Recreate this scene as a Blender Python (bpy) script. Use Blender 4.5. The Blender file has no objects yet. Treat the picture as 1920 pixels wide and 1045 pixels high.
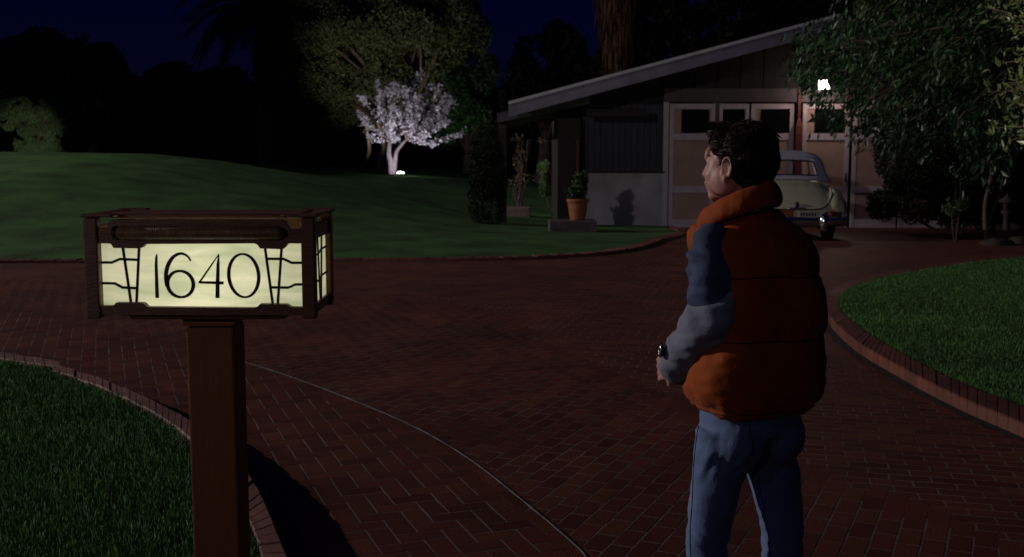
import bpy, bmesh, math, random
import numpy as np
from mathutils import Vector, Matrix, noise
from mathutils.bvhtree import BVHTree

random.seed(7); RNG = np.random.default_rng(7)
scene = bpy.context.scene
COL = scene.collection
PI = math.pi
R = math.radians

# ------------------------------------------------------------------ camera
F = 2100.0; CX = 960.0; CY = 522.5; TILT = math.atan((CY - 278) / F); CAMZ = 1.58
cam_d = bpy.data.cameras.new('camera'); cam = bpy.data.objects.new('camera', cam_d); COL.objects.link(cam)
cam.location = (0, 0, CAMZ); cam.rotation_euler = (PI / 2 - TILT, 0, 0)
cam_d.sensor_width = 36; cam_d.lens = F / 1920 * 36
cam_d.clip_end = 2000; cam_d.clip_start = 0.05
cam_d.dof.use_dof = True; cam_d.dof.focus_distance = 3.6; cam_d.dof.aperture_fstop = 7.0
scene.camera = cam

# ------------------------------------------------------------------ world: a deep blue night sky
w = bpy.data.worlds.new('World'); scene.world = w; w.use_nodes = True
nt = w.node_tree; nt.nodes.clear()
wo = nt.nodes.new('ShaderNodeOutputWorld'); bg = nt.nodes.new('ShaderNodeBackground')
tc = nt.nodes.new('ShaderNodeTexCoord'); sp = nt.nodes.new('ShaderNodeSeparateXYZ'); cr = nt.nodes.new('ShaderNodeValToRGB')
nt.links.new(tc.outputs['Generated'], sp.inputs[0]); nt.links.new(sp.outputs['Z'], cr.inputs[0])
nt.links.new(cr.outputs[0], bg.inputs[0]); nt.links.new(bg.outputs[0], wo.inputs[0])
e = cr.color_ramp.elements
e[0].position = 0.0; e[0].color = (0.0007, 0.0009, 0.0022, 1)
e[1].position = 0.2; e[1].color = (0.0003, 0.0006, 0.0120, 1)
x_ = cr.color_ramp.elements.new(0.06); x_.color = (0.0010, 0.0014, 0.0080, 1)
x_ = cr.color_ramp.elements.new(0.12); x_.color = (0.0005, 0.0009, 0.0110, 1)
bg.inputs[1].default_value = 1.0

# ------------------------------------------------------------------ lights
def spot(name, loc, target, power, angle, blend=0.5, radius=0.3, color=(1, 1, 1)):
    d = bpy.data.lights.new(name, 'SPOT'); o = bpy.data.objects.new(name, d); COL.objects.link(o)
    o.location = loc; o.rotation_euler = (Vector(target) - Vector(loc)).to_track_quat('-Z', 'Y').to_euler()
    d.energy = power; d.spot_size = R(angle); d.spot_blend = blend; d.shadow_soft_size = radius; d.color = color
    return o
# moonlight: the one sun lamp, very dim and blue
sd = bpy.data.lights.new('sun', 'SUN'); so = bpy.data.objects.new('sun', sd); COL.objects.link(so)
sd.energy = 0.035; sd.angle = R(3); sd.color = (0.62, 0.68, 1.0)
so.rotation_euler = Vector((0.55, 0.62, -0.60)).to_track_quat('-Z', 'Y').to_euler()
# unseen film floods added off frame: far left, and behind the viewer
KEY = spot('side_flood', (-45, 19, 13.5), (-3.0, 15, 0), 39000, 76, 0.75, 0.30, (1.0, 0.94, 0.90))
spot('added_rear_flood', (-16, -22, 8), (4.2, 25, 0.3), 5600, 24.5, 1.0, 0.30, (1.0, 0.92, 0.95))

scene.view_settings.view_transform = 'Standard'; scene.view_settings.look = 'None'
scene.view_settings.gamma = 1.0; scene.view_settings.exposure = 0.0
scene.cycles.max_bounces = 4; scene.cycles.diffuse_bounces = 2; scene.cycles.glossy_bounces = 2
scene.cycles.transparent_max_bounces = 4

# ------------------------------------------------------------------ pixel helpers (1920x1045 photograph -> world)
_fw = Vector((0, math.cos(TILT), -math.sin(TILT))); _up = Vector((0, math.sin(TILT), math.cos(TILT)))
def ray(px, py):
    return _fw + Vector((1, 0, 0)) * ((px - CX) / F) + _up * (-(py - CY) / F)
def P(px, py, Y):
    d = ray(px, py); t = Y / d.y
    return Vector((d.x * t, Y, CAMZ + d.z * t))
def G(px, py, z=0.0):
    d = ray(px, py); t = (z - CAMZ) / d.z
    return Vector((d.x * t, d.y * t, z))

# ------------------------------------------------------------------ materials
def nodes(m):
    m.use_nodes = True; n = m.node_tree.nodes; l = m.node_tree.links
    return n, l, n['Principled BSDF']
_mats = {}
def mat(name, col, rough=0.7, var=0.25, scale=8.0, bump=0.0, bscale=None, metal=0.0, spec=0.35, col2=None, island=0.0, stretch=(1, 1, 1), sheen=0.0, coat=0.0):
    if name in _mats: return _mats[name]
    m = bpy.data.materials.new(name); _mats[name] = m
    n, l, b = nodes(m)
    b.inputs['Roughness'].default_value = rough; b.inputs['Metallic'].default_value = metal
    b.inputs['Specular IOR Level'].default_value = spec
    b.inputs['Sheen Weight'].default_value = sheen; b.inputs['Coat Weight'].default_value = coat
    tc = n.new('ShaderNodeTexCoord'); mp = n.new('ShaderNodeMapping'); mp.inputs['Scale'].default_value = stretch
    l.new(tc.outputs['Object'], mp.inputs[0])
    ns = n.new('ShaderNodeTexNoise'); ns.inputs['Scale'].default_value = scale; ns.inputs['Detail'].default_value = 5
    l.new(mp.outputs[0], ns.inputs['Vector'])
    c2 = col2 if col2 else tuple(c * (1 - var) for c in col)
    c1 = tuple(min(1, c * (1 + var)) for c in col) if not col2 else col
    rp = n.new('ShaderNodeValToRGB'); rp.color_ramp.elements[0].position = 0.3; rp.color_ramp.elements[1].position = 0.7
    rp.color_ramp.elements[0].color = (*c2, 1); rp.color_ramp.elements[1].color = (*c1, 1)
    l.new(ns.outputs[0], rp.inputs[0]); out = rp.outputs[0]
    if island:
        g = n.new('ShaderNodeNewGeometry'); mr = n.new('ShaderNodeMapRange')
        mr.inputs['To Min'].default_value = 1 - island; mr.inputs['To Max'].default_value = 1 + island
        l.new(g.outputs['Random Per Island'], mr.inputs[0])
        hs = n.new('ShaderNodeHueSaturation'); l.new(out, hs.inputs['Color']); l.new(mr.outputs[0], hs.inputs['Value'])
        mh = n.new('ShaderNodeMapRange'); mh.inputs['To Min'].default_value = 0.5 - 0.03 * island; mh.inputs['To Max'].default_value = 0.5 + 0.03 * island
        sb = n.new('ShaderNodeMath'); sb.operation = 'FRACT'; ml = n.new('ShaderNodeMath'); ml.operation = 'MULTIPLY'; ml.inputs[1].default_value = 7.31
        l.new(g.outputs['Random Per Island'], ml.inputs[0]); l.new(ml.outputs[0], sb.inputs[0]); l.new(sb.outputs[0], mh.inputs[0]); l.new(mh.outputs[0], hs.inputs['Hue'])
        out = hs.outputs[0]
    l.new(out, b.inputs['Base Color'])
    if bump:
        bn = n.new('ShaderNodeTexNoise'); bn.inputs['Scale'].default_value = bscale or scale * 4; bn.inputs['Detail'].default_value = 6
        l.new(mp.outputs[0], bn.inputs['Vector'])
        bp = n.new('ShaderNodeBump'); bp.inputs['Strength'].default_value = bump; bp.inputs['Distance'].default_value = 0.01
        l.new(bn.outputs[0], bp.inputs['Height']); l.new(bp.outputs[0], b.inputs['Normal'])
    return m
def emis(name, col, strength, base=None):
    m = bpy.data.materials.new(name); n, l, b = nodes(m)
    b.inputs['Base Color'].default_value = (*(base or col), 1)
    b.inputs['Emission Color'].default_value = (*col, 1); b.inputs['Emission Strength'].default_value = strength
    return m

# ------------------------------------------------------------------ mesh building
def link(name, me, material=None, parent=None, smooth=False):
    o = bpy.data.objects.new(name, me); COL.objects.link(o)
    if material is not None: me.materials.append(material)
    if parent is not None: o.parent = parent
    if smooth:
        me.polygons.foreach_set('use_smooth', [True] * len(me.polygons)); me.update()
    return o
def np_mesh(name, V, Fc):
    V = np.asarray(V, dtype=np.float32); Fc = np.asarray(Fc, dtype=np.int32)
    me = bpy.data.meshes.new(name); me.vertices.add(len(V)); me.vertices.foreach_set('co', V.ravel())
    k = Fc.shape[1]; me.loops.add(Fc.size); me.loops.foreach_set('vertex_index', Fc.ravel())
    me.polygons.add(len(Fc)); me.polygons.foreach_set('loop_start', np.arange(0, Fc.size, k, dtype=np.int32))
    try: me.polygons.foreach_set('loop_total', np.full(len(Fc), k, dtype=np.int32))
    except Exception: pass
    me.polygons.foreach_set('use_smooth', np.zeros(len(Fc), dtype=bool))
    me.update(calc_edges=True); return me
def frame_of(d):
    d = d.normalized(); a = Vector((0, 0, 1)) if abs(d.z) < 0.9 else Vector((1, 0, 0))
    u = d.cross(a).normalized(); v = u.cross(d).normalized()
    return u, v
class MB:
    def __init__(s): s.v = []; s.f = []
    def add(s, vs, fs):
        k = len(s.v); s.v += [Vector(p) for p in vs]; s.f += [tuple(i + k for i in f) for f in fs]; return s
    def box(s, x0, x1, y0, y1, z0, z1, M=None, b=0.0):
        if b:
            bm = bmesh.new(); bmesh.ops.create_cube(bm, size=1)
            for q in bm.verts: q.co = Vector((x0 + (q.co.x + .5) * (x1 - x0), y0 + (q.co.y + .5) * (y1 - y0), z0 + (q.co.z + .5) * (z1 - z0)))
            bmesh.ops.bevel(bm, geom=bm.edges[:], offset=b, segments=2, affect='EDGES', profile=0.5)
            bm.verts.index_update(); vs = [q.co.copy() for q in bm.verts]; fs = [tuple(q.index for q in f.verts) for f in bm.faces]; bm.free()
        else:
            vs = [Vector(p) for p in ((x0, y0, z0), (x1, y0, z0), (x1, y1, z0), (x0, y1, z0), (x0, y0, z1), (x1, y0, z1), (x1, y1, z1), (x0, y1, z1))]
            fs = [(0, 3, 2, 1), (4, 5, 6, 7), (0, 1, 5, 4), (1, 2, 6, 5), (2, 3, 7, 6), (3, 0, 4, 7)]
        if M is not None: vs = [M @ p for p in vs]
        return s.add(vs, fs)
    def tube(s, pts, rad, n=8, caps=True, flat=1.0):
        pts = [Vector(p) for p in pts]
        if not hasattr(rad, '__len__'): rad = [rad] * len(pts)
        vs = []; fs = []; pu = None
        for i, p in enumerate(pts):
            d = pts[min(i + 1, len(pts) - 1)] - pts[max(i - 1, 0)]
            if d.length < 1e-9: d = Vector((0, 0, 1))
            if pu is None: u, v = frame_of(d)
            else:
                dn = d.normalized(); u = (pu - dn * pu.dot(dn))
                u = u.normalized() if u.length > 1e-6 else frame_of(d)[0]; v = u.cross(dn).normalized() * -1
                v = dn.cross(u).normalized()
            if pu is None: v = d.normalized().cross(u).normalized()
            pu = u
            for k in range(n):
                a = 2 * PI * k / n; vs.append(p + u * math.cos(a) * rad[i] + v * math.sin(a) * rad[i] * flat)
        for i in range(len(pts) - 1):
            for k in range(n):
                fs.append((i * n + k, i * n + (k + 1) % n, (i + 1) * n + (k + 1) % n, (i + 1) * n + k))
        if caps:
            fs.append(tuple(range(n))[::-1]); fs.append(tuple((len(pts) - 1) * n + k for k in range(n)))
        return s.add(vs, fs)
    def cap(s, p0, p1, r0, r1, n=16):
        p0 = Vector(p0); p1 = Vector(p1); d = (p1 - p0).normalized(); pts = []; rr = []
        for a in (80, 55, 30, 10): pts.append(p0 - d * r0 * math.sin(R(a))); rr.append(r0 * math.cos(R(a)))
        for t in (0.2, 0.4, 0.6, 0.8): pts.append(p0.lerp(p1, t)); rr.append(r0 + (r1 - r0) * t)
        for a in (10, 30, 55, 80): pts.append(p1 + d * r1 * math.sin(R(a))); rr.append(r1 * math.cos(R(a)))
        return s.tube(pts, rr, n)
    def ell(s, c, r, M=None, n=24, m=14):
        c = Vector(c); vs = []; fs = []
        for i in range(m + 1):
            th = PI * i / m
            for k in range(n):
                ph = 2 * PI * k / n
                q = Vector((r[0] * math.sin(th) * math.cos(ph), r[1] * math.sin(th) * math.sin(ph), r[2] * math.cos(th)))
                vs.append(c + (M @ q if M is not None else q))
        for i in range(m):
            for k in range(n):
                fs.append((i * n + k, (i + 1) * n + k, (i + 1) * n + (k + 1) % n, i * n + (k + 1) % n))
        return s.add(vs, fs)
    def prism(s, poly, O, U, V, D):
        O = Vector(O); U = Vector(U); V = Vector(V); D = Vector(D); n = len(poly)
        a = [O + U * p[0] + V * p[1] for p in poly]; b = [p + D for p in a]
        return s.add(a + b, [tuple(range(n))[::-1], tuple(range(n, 2 * n))] + [(i, (i + 1) % n, n + (i + 1) % n, n + i) for i in range(n)])
    def rings(s, rs, closed=True, caps=True):
        n = len(rs[0]); vs = [p for r in rs for p in r]; fs = []
        for i in range(len(rs) - 1):
            for k in range(n if closed else n - 1):
                fs.append((i * n + k, i * n + (k + 1) % n, (i + 1) * n + (k + 1) % n, (i + 1) * n + k))
        if caps: fs.append(tuple(range(n))[::-1]); fs.append(tuple((len(rs) - 1) * n + k for k in range(n)))
        return s.add(vs, fs)
    def mesh(s, name):
        me = bpy.data.meshes.new(name); me.from_pydata([tuple(p) for p in s.v], [], s.f); me.update()
        bm = bmesh.new(); bm.from_mesh(me); bmesh.ops.recalc_face_normals(bm, faces=bm.faces[:]); bm.to_mesh(me); bm.free()
        return me
    def build(s, name, material, parent=None, smooth=False):
        return link(name, s.mesh(name), material, parent, smooth)
    def remesh(s, name, voxel, it=3, fac=0.5):
        me = s.mesh(name + '_src'); o = bpy.data.objects.new('t', me); COL.objects.link(o)
        m = o.modifiers.new('r', 'REMESH'); m.mode = 'VOXEL'; m.voxel_size = voxel
        if it: q = o.modifiers.new('s', 'SMOOTH'); q.factor = fac; q.iterations = it
        dg = bpy.context.evaluated_depsgraph_get(); out = bpy.data.meshes.new_from_object(o.evaluated_get(dg)); out.name = name
        bpy.data.objects.remove(o); bpy.data.meshes.remove(me); return out
def displace(me, fn):
    """move every vertex along its normal by fn(co, normal)"""
    nm = [v.normal.copy() for v in me.vertices]
    for v, n_ in zip(me.vertices, nm): v.co += n_ * fn(v.co, n_)
    me.update()

# ------------------------------------------------------------------ tagging
def tag(o, label=None, cat=None, group=None, kind=None):
    if label: o['label'] = label
    if cat: o['category'] = cat
    if group: o['group'] = group
    if kind: o['kind'] = kind
    return o
def thing(name, loc, label, cat, group=None, rz=0.0):
    o = bpy.data.objects.new(name, None); COL.objects.link(o); o.location = loc; o.rotation_euler = (0, 0, rz); o.empty_display_size = 0.2
    return tag(o, label, cat, group)
def sstep(a, b, x):
    t = max(0.0, min(1.0, (x - a) / (b - a))); return t * t * (3 - 2 * t)
def interp(xs, ys, x): return float(np.interp(x, xs, ys))
def catmull(pts, n=8):
    pts = [Vector(p) for p in pts]; out = []
    for i in range(len(pts) - 1):
        p0 = pts[max(i - 1, 0)]; p1 = pts[i]; p2 = pts[i + 1]; p3 = pts[min(i + 2, len(pts) - 1)]
        for k in range(n):
            t = k / n
            out.append(0.5 * ((2 * p1) + (p2 - p0) * t + (2 * p0 - 5 * p1 + 4 * p2 - p3) * t * t + (3 * p1 - p0 - 3 * p2 + p3) * t ** 3))
    out.append(pts[-1].copy()); return out
def inpoly(x, y, poly):
    c = False; j = len(poly) - 1
    for i in range(len(poly)):
        xi, yi = poly[i][0], poly[i][1]; xj, yj = poly[j][0], poly[j][1]
        if (yi > y) != (yj > y) and x < (xj - xi) * (y - yi) / (yj - yi) + xi: c = not c
        j = i
    return c
def inpoly_np(X, Y, poly):
    c = np.zeros(len(X), bool); j = len(poly) - 1
    for i in range(len(poly)):
        xi, yi = poly[i][0], poly[i][1]; xj, yj = poly[j][0], poly[j][1]
        if yi != yj:
            m = ((yi > Y) != (yj > Y)) & (X < (xj - xi) * (Y - yi) / (yj - yi) + xi); c ^= m
        j = i
    return c

# ================================================================== TERRAIN
def road_z(y):            # the driveway falls away gently towards the garage
    return -0.034 * max(0.0, y - 18.5) * sstep(17.5, 21, y)
def GR(px, py, h=0.0):    # pixel to a point on the (sloping) road, h above it
    z = 0.0
    for _ in range(12):
        p = G(px, py, z + h); z = road_z(p.y)
    return G(px, py, z + h)

L_out = catmull([(-9, 10.9, 0)] + [G(*q, 0.11) for q in ((0, 660), (100, 682), (200, 713), (300, 757), (380, 805), (470, 893), (540, 1045))] + [(-0.47, 3.0, 0), (-0.1, 1.2, 0)], 8)
L_in = catmull([(-9, 10.6, 0)] + [G(*q, 0.11) for q in ((0, 672), (100, 694), (200, 730), (300, 780), (372, 837), (440, 925), (492, 1045))] + [(-0.68, 3.0, 0), (-0.32, 1.2, 0)], 8)
R_in = catmull([(3.45, 3.0, 0), (3.2, 4.7, 0), (3.07, 5.75, 0)] + [G(*q, 0.12) for q in ((1920, 750), (1800, 705), (1700, 657), (1620, 610), (1575, 570), (1584, 540), (1650, 517), (1760, 497), (1900, 480))] + [(11, 17.6, 0)], 8)
R_out = catmull([(3.2, 2.8, 0), (2.99, 4.4, 0), (2.87, 5.35, 0)] + [G(*q, 0.12) for q in ((1920, 782), (1800, 733), (1700, 684), (1600, 627), (1552, 576), (1560, 536), (1640, 509), (1755, 490), (1895, 474))] + [(11, 18.2, 0)], 8)
H_edge = catmull([(-40, 16.2, 0), (-20, 15.8, 0)] + [GR(*q) for q in ((0, 491), (300, 491), (620, 489), (900, 487), (1080, 479), (1180, 466), (1232, 449))] + [(3.42, 23.0, 0), (3.45, 25.9, 0)], 8)

# ground sheet to the horizon
xs = list(np.linspace(-260, -30, 12)) + list(np.linspace(-28, 28, 40)) + list(np.linspace(30, 260, 12))
ys = list(np.linspace(-80, -2, 8)) + list(np.linspace(0, 40, 60)) + list(np.linspace(45, 400, 16))
mb = MB(); nx = len(xs)
for y in ys:
    for x in xs: mb.v.append(Vector((x, y, road_z(min(y, 30)) - 0.03)))
for j in range(len(ys) - 1):
    for i in range(nx - 1): mb.f.append((j * nx + i, j * nx + i + 1, (j + 1) * nx + i + 1, (j + 1) * nx + i))
m_soil = mat('garden_soil', (0.05, 0.036, 0.026), 0.95, 0.4, 1.5, 0.5, 30)
tag(mb.build('ground', m_soil, smooth=True), kind='structure')

# driveway mortar bed
mb = MB()
xs = np.linspace(-41, 16, 60); ys = list(np.linspace(0.6, 27.5, 80)); nx = len(xs)
for y in ys:
    for x in xs: mb.v.append(Vector((x, y, road_z(y))))
for j in range(len(ys) - 1):
    for i in range(nx - 1): mb.f.append((j * nx + i, j * nx + i + 1, (j + 1) * nx + i + 1, (j + 1) * nx + i))
m_mortar = mat('mortar_bed', (0.20, 0.135, 0.11), 0.9, 0.5, 1.4, 0.3, 60, col2=(0.045, 0.026, 0.02))
tag(mb.build('driveway', m_mortar, smooth=True), kind='structure')

# bricks -------------------------------------------------------------
S1 = catmull([(-10, 12.6, 0)] + [G(*q) for q in ((0, 572), (150, 606), (300, 634), (465, 682), (560, 713), (660, 751), (780, 803), (880, 862), (980, 940), (1080, 1025), (1140, 1090))] + [(0.7, 3.0, 0), (0.9, 1.0, 0)], 6)
S2 = catmull([(-6.2, 13.6, 0)] + [G(*q) for q in ((640, 556), (890, 578), (980, 616), (1070, 660), (1180, 712), (1300, 770), (1600, 905))] + [(2.6, 3.4, 0), (3.6, 1.0, 0)], 6)
zoneA = [(p.x, p.y) for p in S1] + [(-12, 0.5), (-12, 12.6)]
zoneB_ = [(p.x, p.y) for p in S2] + [(-12, 0.5), (-12, 13.6)]
kerbL = [(p.x, p.y) for p in L_in] + [(-9, 0)]
lawnR = [(p.x, p.y) for p in R_in] + [(30, 17.6), (30, 3.0)]
hillP = [(p.x, p.y) for p in H_edge] + [(3.5, 60), (-40, 60)]
# a soldier course edges the hill lawn and both kerbs are laid separately
def brick_rects():
    out = []
    BL, BW, GAP = 0.205, 0.098, 0.009
    # zone C rows
    def rows(ang, zone_fn, x0, x1, y0, y1, bl, bw, hh):
        ca, sa = math.cos(ang), math.sin(ang)
        cx, cy = (x0 + x1) / 2, (y0 + y1) / 2; Rr = math.hypot(x1 - x0, y1 - y0) / 2
        j = -int(Rr / (bw + GAP)); 
        us = np.arange(-Rr, Rr, bl + GAP); vs = np.arange(-Rr, Rr, bw + GAP)
        UU, VV = np.meshgrid(us, vs); off = (np.arange(len(vs)) % 2 * 0.5 * (bl + GAP))[:, None] + RNG.normal(0, 0.006, (len(vs), 1))
        UU = UU + off
        X = cx + UU * ca - VV * sa; Y = cy + UU * sa + VV * ca
        X = X.ravel(); Y = Y.ravel(); k = zone_fn(X, Y) & (X > x0) & (X < x1) & (Y > y0) & (Y < y1)
        for x, y in zip(X[k], Y[k]): out.append((x, y, ang, bl, bw, hh))
    notL = lambda X, Y: ~inpoly_np(X, Y, kerbL) & ~inpoly_np(X, Y, lawnR) & ~inpoly_np(X, Y, hillP)
    zA = lambda X, Y: inpoly_np(X, Y, zoneA) & notL(X, Y)
    zB = lambda X, Y: ~inpoly_np(X + .10, Y + .10, zoneA) & inpoly_np(X, Y, zoneB_) & notL(X, Y)
    zC = lambda X, Y: ~inpoly_np(X + .12, Y + .12, zoneB_) & ~inpoly_np(X + .10, Y + .10, zoneA) & notL(X, Y)
    rows(R(66), zB, -9, 4, 1.5, 14, 0.185, 0.086, 0.0009)
    rows(R(-14), zC, -14, 16, 1.5, 26.2, 0.185, 0.086, 0.0005)
    # herringbone, zone A
    L, W = 0.196, 0.098; ang = R(20); ca, sa = math.cos(ang), math.sin(ang)
    pts = []
    for i in range(-120, 120):
        for j in range(-100, 100):
            k = (i - j) % 4
            if k == 0: pts.append((i * W + L / 2, j * W + W / 2, 0.0))
            elif k == 3: pts.append((i * W + W / 2, j * W + L / 2, PI / 2))
    X = np.array([-3.5 + p[0] * ca - p[1] * sa for p in pts]); Y = np.array([7 + p[0] * sa + p[1] * ca for p in pts]); A = np.array([p[2] + ang for p in pts])
    k = zA(X, Y) & (X > -11) & (X < 3) & (Y > 1.5) & (Y < 13)
    for x, y, a in zip(X[k], Y[k], A[k]): out.append((x, y, a, L - GAP, W - GAP, 0.0013))
    return out
def lay_bricks(name, rects, material, zfn, hgt=0.0012, jit=0.00012):
    n = len(rects); A = np.array(rects)
    x, y, a, bl, bw, hh = A.T
    ca, sa = np.cos(a), np.sin(a)
    V = np.zeros((n, 8, 3)); tx = RNG.normal(0, jit, n); ty = RNG.normal(0, jit, n); h0 = hh + RNG.normal(0, jit * 0.6, n)
    a = a + RNG.normal(0, 0.012, n); ca, sa = np.cos(a), np.sin(a)
    rz = np.array([zfn(q) for q in y])
    for k, (su, sv) in enumerate(((-1, -1), (1, -1), (1, 1), (-1, 1))):
        for top in (0, 1):
            ins = 0.0008 if top else 0.0
            u = su * (bl / 2 - ins); v = sv * (bw / 2 - ins)
            V[:, k + 4 * top, 0] = x + u * ca - v * sa; V[:, k + 4 * top, 1] = y + u * sa + v * ca
            V[:, k + 4 * top, 2] = rz + (h0 + su * tx + sv * ty if top else -0.004)
    q = np.array([(4, 5, 6, 7), (0, 1, 5, 4), (1, 2, 6, 5), (2, 3, 7, 6), (3, 0, 4, 7)])
    Fc = (np.arange(n)[:, None, None] * 8 + q[None]).reshape(-1, 4)
    return link(name, np_mesh(name, V.reshape(-1, 3), Fc), material)
m_brick = mat('red_brick', (0.135, 0.034, 0.019), 0.6, 0.4, 0.9, 0.2, 70, island=0.26, spec=0.22, col2=(0.070, 0.020, 0.010))
tag(lay_bricks('brick_paving', brick_rects(), m_brick, road_z), kind='structure')

# pale concrete joint between the two brick fields
mb = MB(); joint = [p for p in S1 if p.x > -2.6]
vs = []
for i, p in enumerate(joint):
    d = (joint[min(i + 1, len(joint) - 1)] - joint[max(i - 1, 0)]).normalized(); nrm = Vector((-d.y, d.x, 0))
    ww = (0.005 + 0.006 * noise.noise(Vector((i * .9, 0, 0)))) * min(1.0, .15 + i / 14)
    vs.append([p + nrm * ww + Vector((0, 0, 0.004)), p + nrm * ww * 0.6 + Vector((0, 0, 0.006)), p - nrm * ww * 0.6 + Vector((0, 0, 0.006)), p - nrm * ww + Vector((0, 0, 0.004))])
mb.rings(vs, closed=False, caps=False)
m_conc = mat('joint_concrete', (0.13, 0.13, 0.14), 0.8, 0.6, 9, 0.3, 40)
tag(mb.build('paving_joint', m_conc), kind='structure')

# kerbs of bricks on edge
def kerb(name, inner, outer, top, material, base=0.0, rnd=0.004):
    mb = MB()
    L = 0.0; n = min(len(inner), len(outer)); 
    # resample both lines to even brick steps
    def resample(pts, m):
        d = [0]
        for i in range(1, len(pts)): d.append(d[-1] + (pts[i] - pts[i - 1]).length)
        return [Vector((interp(d, [p.x for p in pts], t), interp(d, [p.y for p in pts], t), 0)) for t in np.linspace(0, d[-1], m)], d[-1]
    # pair by parameter so that inner and outer stay matched
    m = int(resample(outer, 2)[1] / 0.105)
    tt = np.linspace(0, n - 1, m * 1)
    # even spacing along the outer line in parameter space
    d = [0]
    for i in range(1, n): d.append(d[-1] + (outer[i] - outer[i - 1]).length)
    tt = [interp(d, list(range(n)), s_) for s_ in np.linspace(0, d[-1], m)]
    def at(pts, t): i = min(int(t), n - 2); return pts[i].lerp(pts[i + 1], t - i)
    for k in range(m - 1):
        a0, a1 = at(inner, tt[k]), at(inner, tt[k + 1]); b0, b1 = at(outer, tt[k]), at(outer, tt[k + 1])
        g = 0.018; a0_, a1_ = a0.lerp(a1, g), a1.lerp(a0, g); b0_, b1_ = b0.lerp(b1, g), b1.lerp(b0, g)
        z = road_z(a0.y); h = z + top + random.gauss(0, rnd); c = [a0_, a1_, b1_, b0_]; cc = (a0_ + a1_ + b0_ + b1_) / 4
        vv = [(p.x, p.y, z - 0.03) for p in c] + [(p.x, p.y, h - 0.008) for p in c] + [((p.x + (cc.x - p.x) * 0.09), (p.y + (cc.y - p.y) * 0.09), h) for p in c]
        mb.add(vv, [(0, 1, 5, 4), (1, 2, 6, 5), (2, 3, 7, 6), (3, 0, 4, 7), (4, 5, 9, 8), (5, 6, 10, 9), (6, 7, 11, 10), (7, 4, 8, 11), (8, 9, 10, 11)])
    o = mb.build(name, material)
    # mortar core
    mc = MB(); rs = []
    for k in range(0, n):
        a, b = inner[k], outer[k]; z = road_z(a.y); a_ = a.lerp(b, 0.04); b_ = b.lerp(a, 0.04)
        rs.append([Vector((a_.x, a_.y, z - 0.02)), Vector((a_.x, a_.y, z + top - 0.012)), Vector((b_.x, b_.y, z + top - 0.012)), Vector((b_.x, b_.y, z - 0.02))])
    mc.rings(rs, closed=True, caps=False); mc.build(name + '_mortar', m_mortar, o)
    return tag(o, kind='structure')
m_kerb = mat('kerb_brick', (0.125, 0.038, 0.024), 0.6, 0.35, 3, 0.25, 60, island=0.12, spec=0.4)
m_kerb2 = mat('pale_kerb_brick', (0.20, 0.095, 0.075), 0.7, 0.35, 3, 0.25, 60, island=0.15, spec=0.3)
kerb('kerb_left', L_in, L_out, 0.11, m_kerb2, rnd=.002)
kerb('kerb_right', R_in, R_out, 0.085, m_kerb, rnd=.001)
H_out = []
for i, p in enumerate(H_edge):
    d = (H_edge[min(i + 1, len(H_edge) - 1)] - H_edge[max(i - 1, 0)]).normalized(); nrm = Vector((d.y, -d.x, 0)); H_out.append(p + nrm * 0.21)
kerb('kerb_far', H_edge, H_out, 0.045, m_kerb)

# dark strip painting the shade along the foot of the right kerb
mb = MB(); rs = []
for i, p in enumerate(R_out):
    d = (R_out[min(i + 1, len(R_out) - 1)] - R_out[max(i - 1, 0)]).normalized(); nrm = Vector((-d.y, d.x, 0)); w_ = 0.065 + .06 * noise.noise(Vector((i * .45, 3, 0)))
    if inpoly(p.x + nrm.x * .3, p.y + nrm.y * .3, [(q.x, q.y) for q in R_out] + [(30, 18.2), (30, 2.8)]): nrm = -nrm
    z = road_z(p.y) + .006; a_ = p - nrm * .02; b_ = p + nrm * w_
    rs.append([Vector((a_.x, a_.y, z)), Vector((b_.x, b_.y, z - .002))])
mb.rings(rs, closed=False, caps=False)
tag(mb.build('gutter_shade', mat('gutter_shade', (0.02, 0.013, 0.010), .95, .4, 6, .4, 40)), kind='structure')

# lawns -------------------------------------------------------------
def A_hill(x): return interp([-40, -13, -10, -8.3, -6.5, -5.0, -3.5, -2.0, -0.6, 1, 4], [1.85, 1.78, 1.72, 1.55, 1.22, 0.95, 0.66, 0.36, 0.13, 0.05, 0.02], x)
ex = [p.x for p in H_edge]; ey = [p.y for p in H_edge]
def edge_y(x):
    return interp([p[0] for p in _em], [p[1] for p in _em], x)
_em = []
for p in H_edge:
    if not _em or p.x > _em[-1][0] + 0.01: _em.append((p.x, p.y))
def hill_z(x, y):
    ye = edge_y(x); t = y - ye
    rise = sstep(-1.5, 14, t) - sstep(-1.5, 14, 0); a = A_hill(x)
    back = sstep(31, 40, y)
    pl = interp([-40, -9, -4, 0, 3], [0.9, 0.62, 0.50, 0.2, 0.0], x)
    z0 = road_z(min(y, 27)) + 0.035
    return z0 + a * rise * (1 - back) + pl * back + (0.26 if y > 27 else 0.0) * back + 0.03 * noise.noise(Vector((x * .35, y * .3, 0)))  * sstep(0, 2, t)
gx = list(np.linspace(-60, -14, 24)) + list(np.linspace(-13.5, 3.40, 90)); gt = [0, .15, .35, .6, .9, 1.3] + list(np.linspace(1.8, 26, 70)) + list(np.linspace(27, 60, 24))
mb = MB(); nx = len(gx)
for t in gt:
    for x in gx:
        y = edge_y(x) + 0.0 + t * (1.0)
        mb.v.append(Vector((x, y, hill_z(x, y))))
for j in range(len(gt) - 1):
    for i in range(nx - 1): mb.f.append((j * nx + i, j * nx + i + 1, (j + 1) * nx + i + 1, (j + 1) * nx + i))
m_lawn = mat('lawn_turf', (0.046, 0.105, 0.028), 0.9, 0.45, 1.1, 0.8, 22, spec=0.15)
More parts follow.
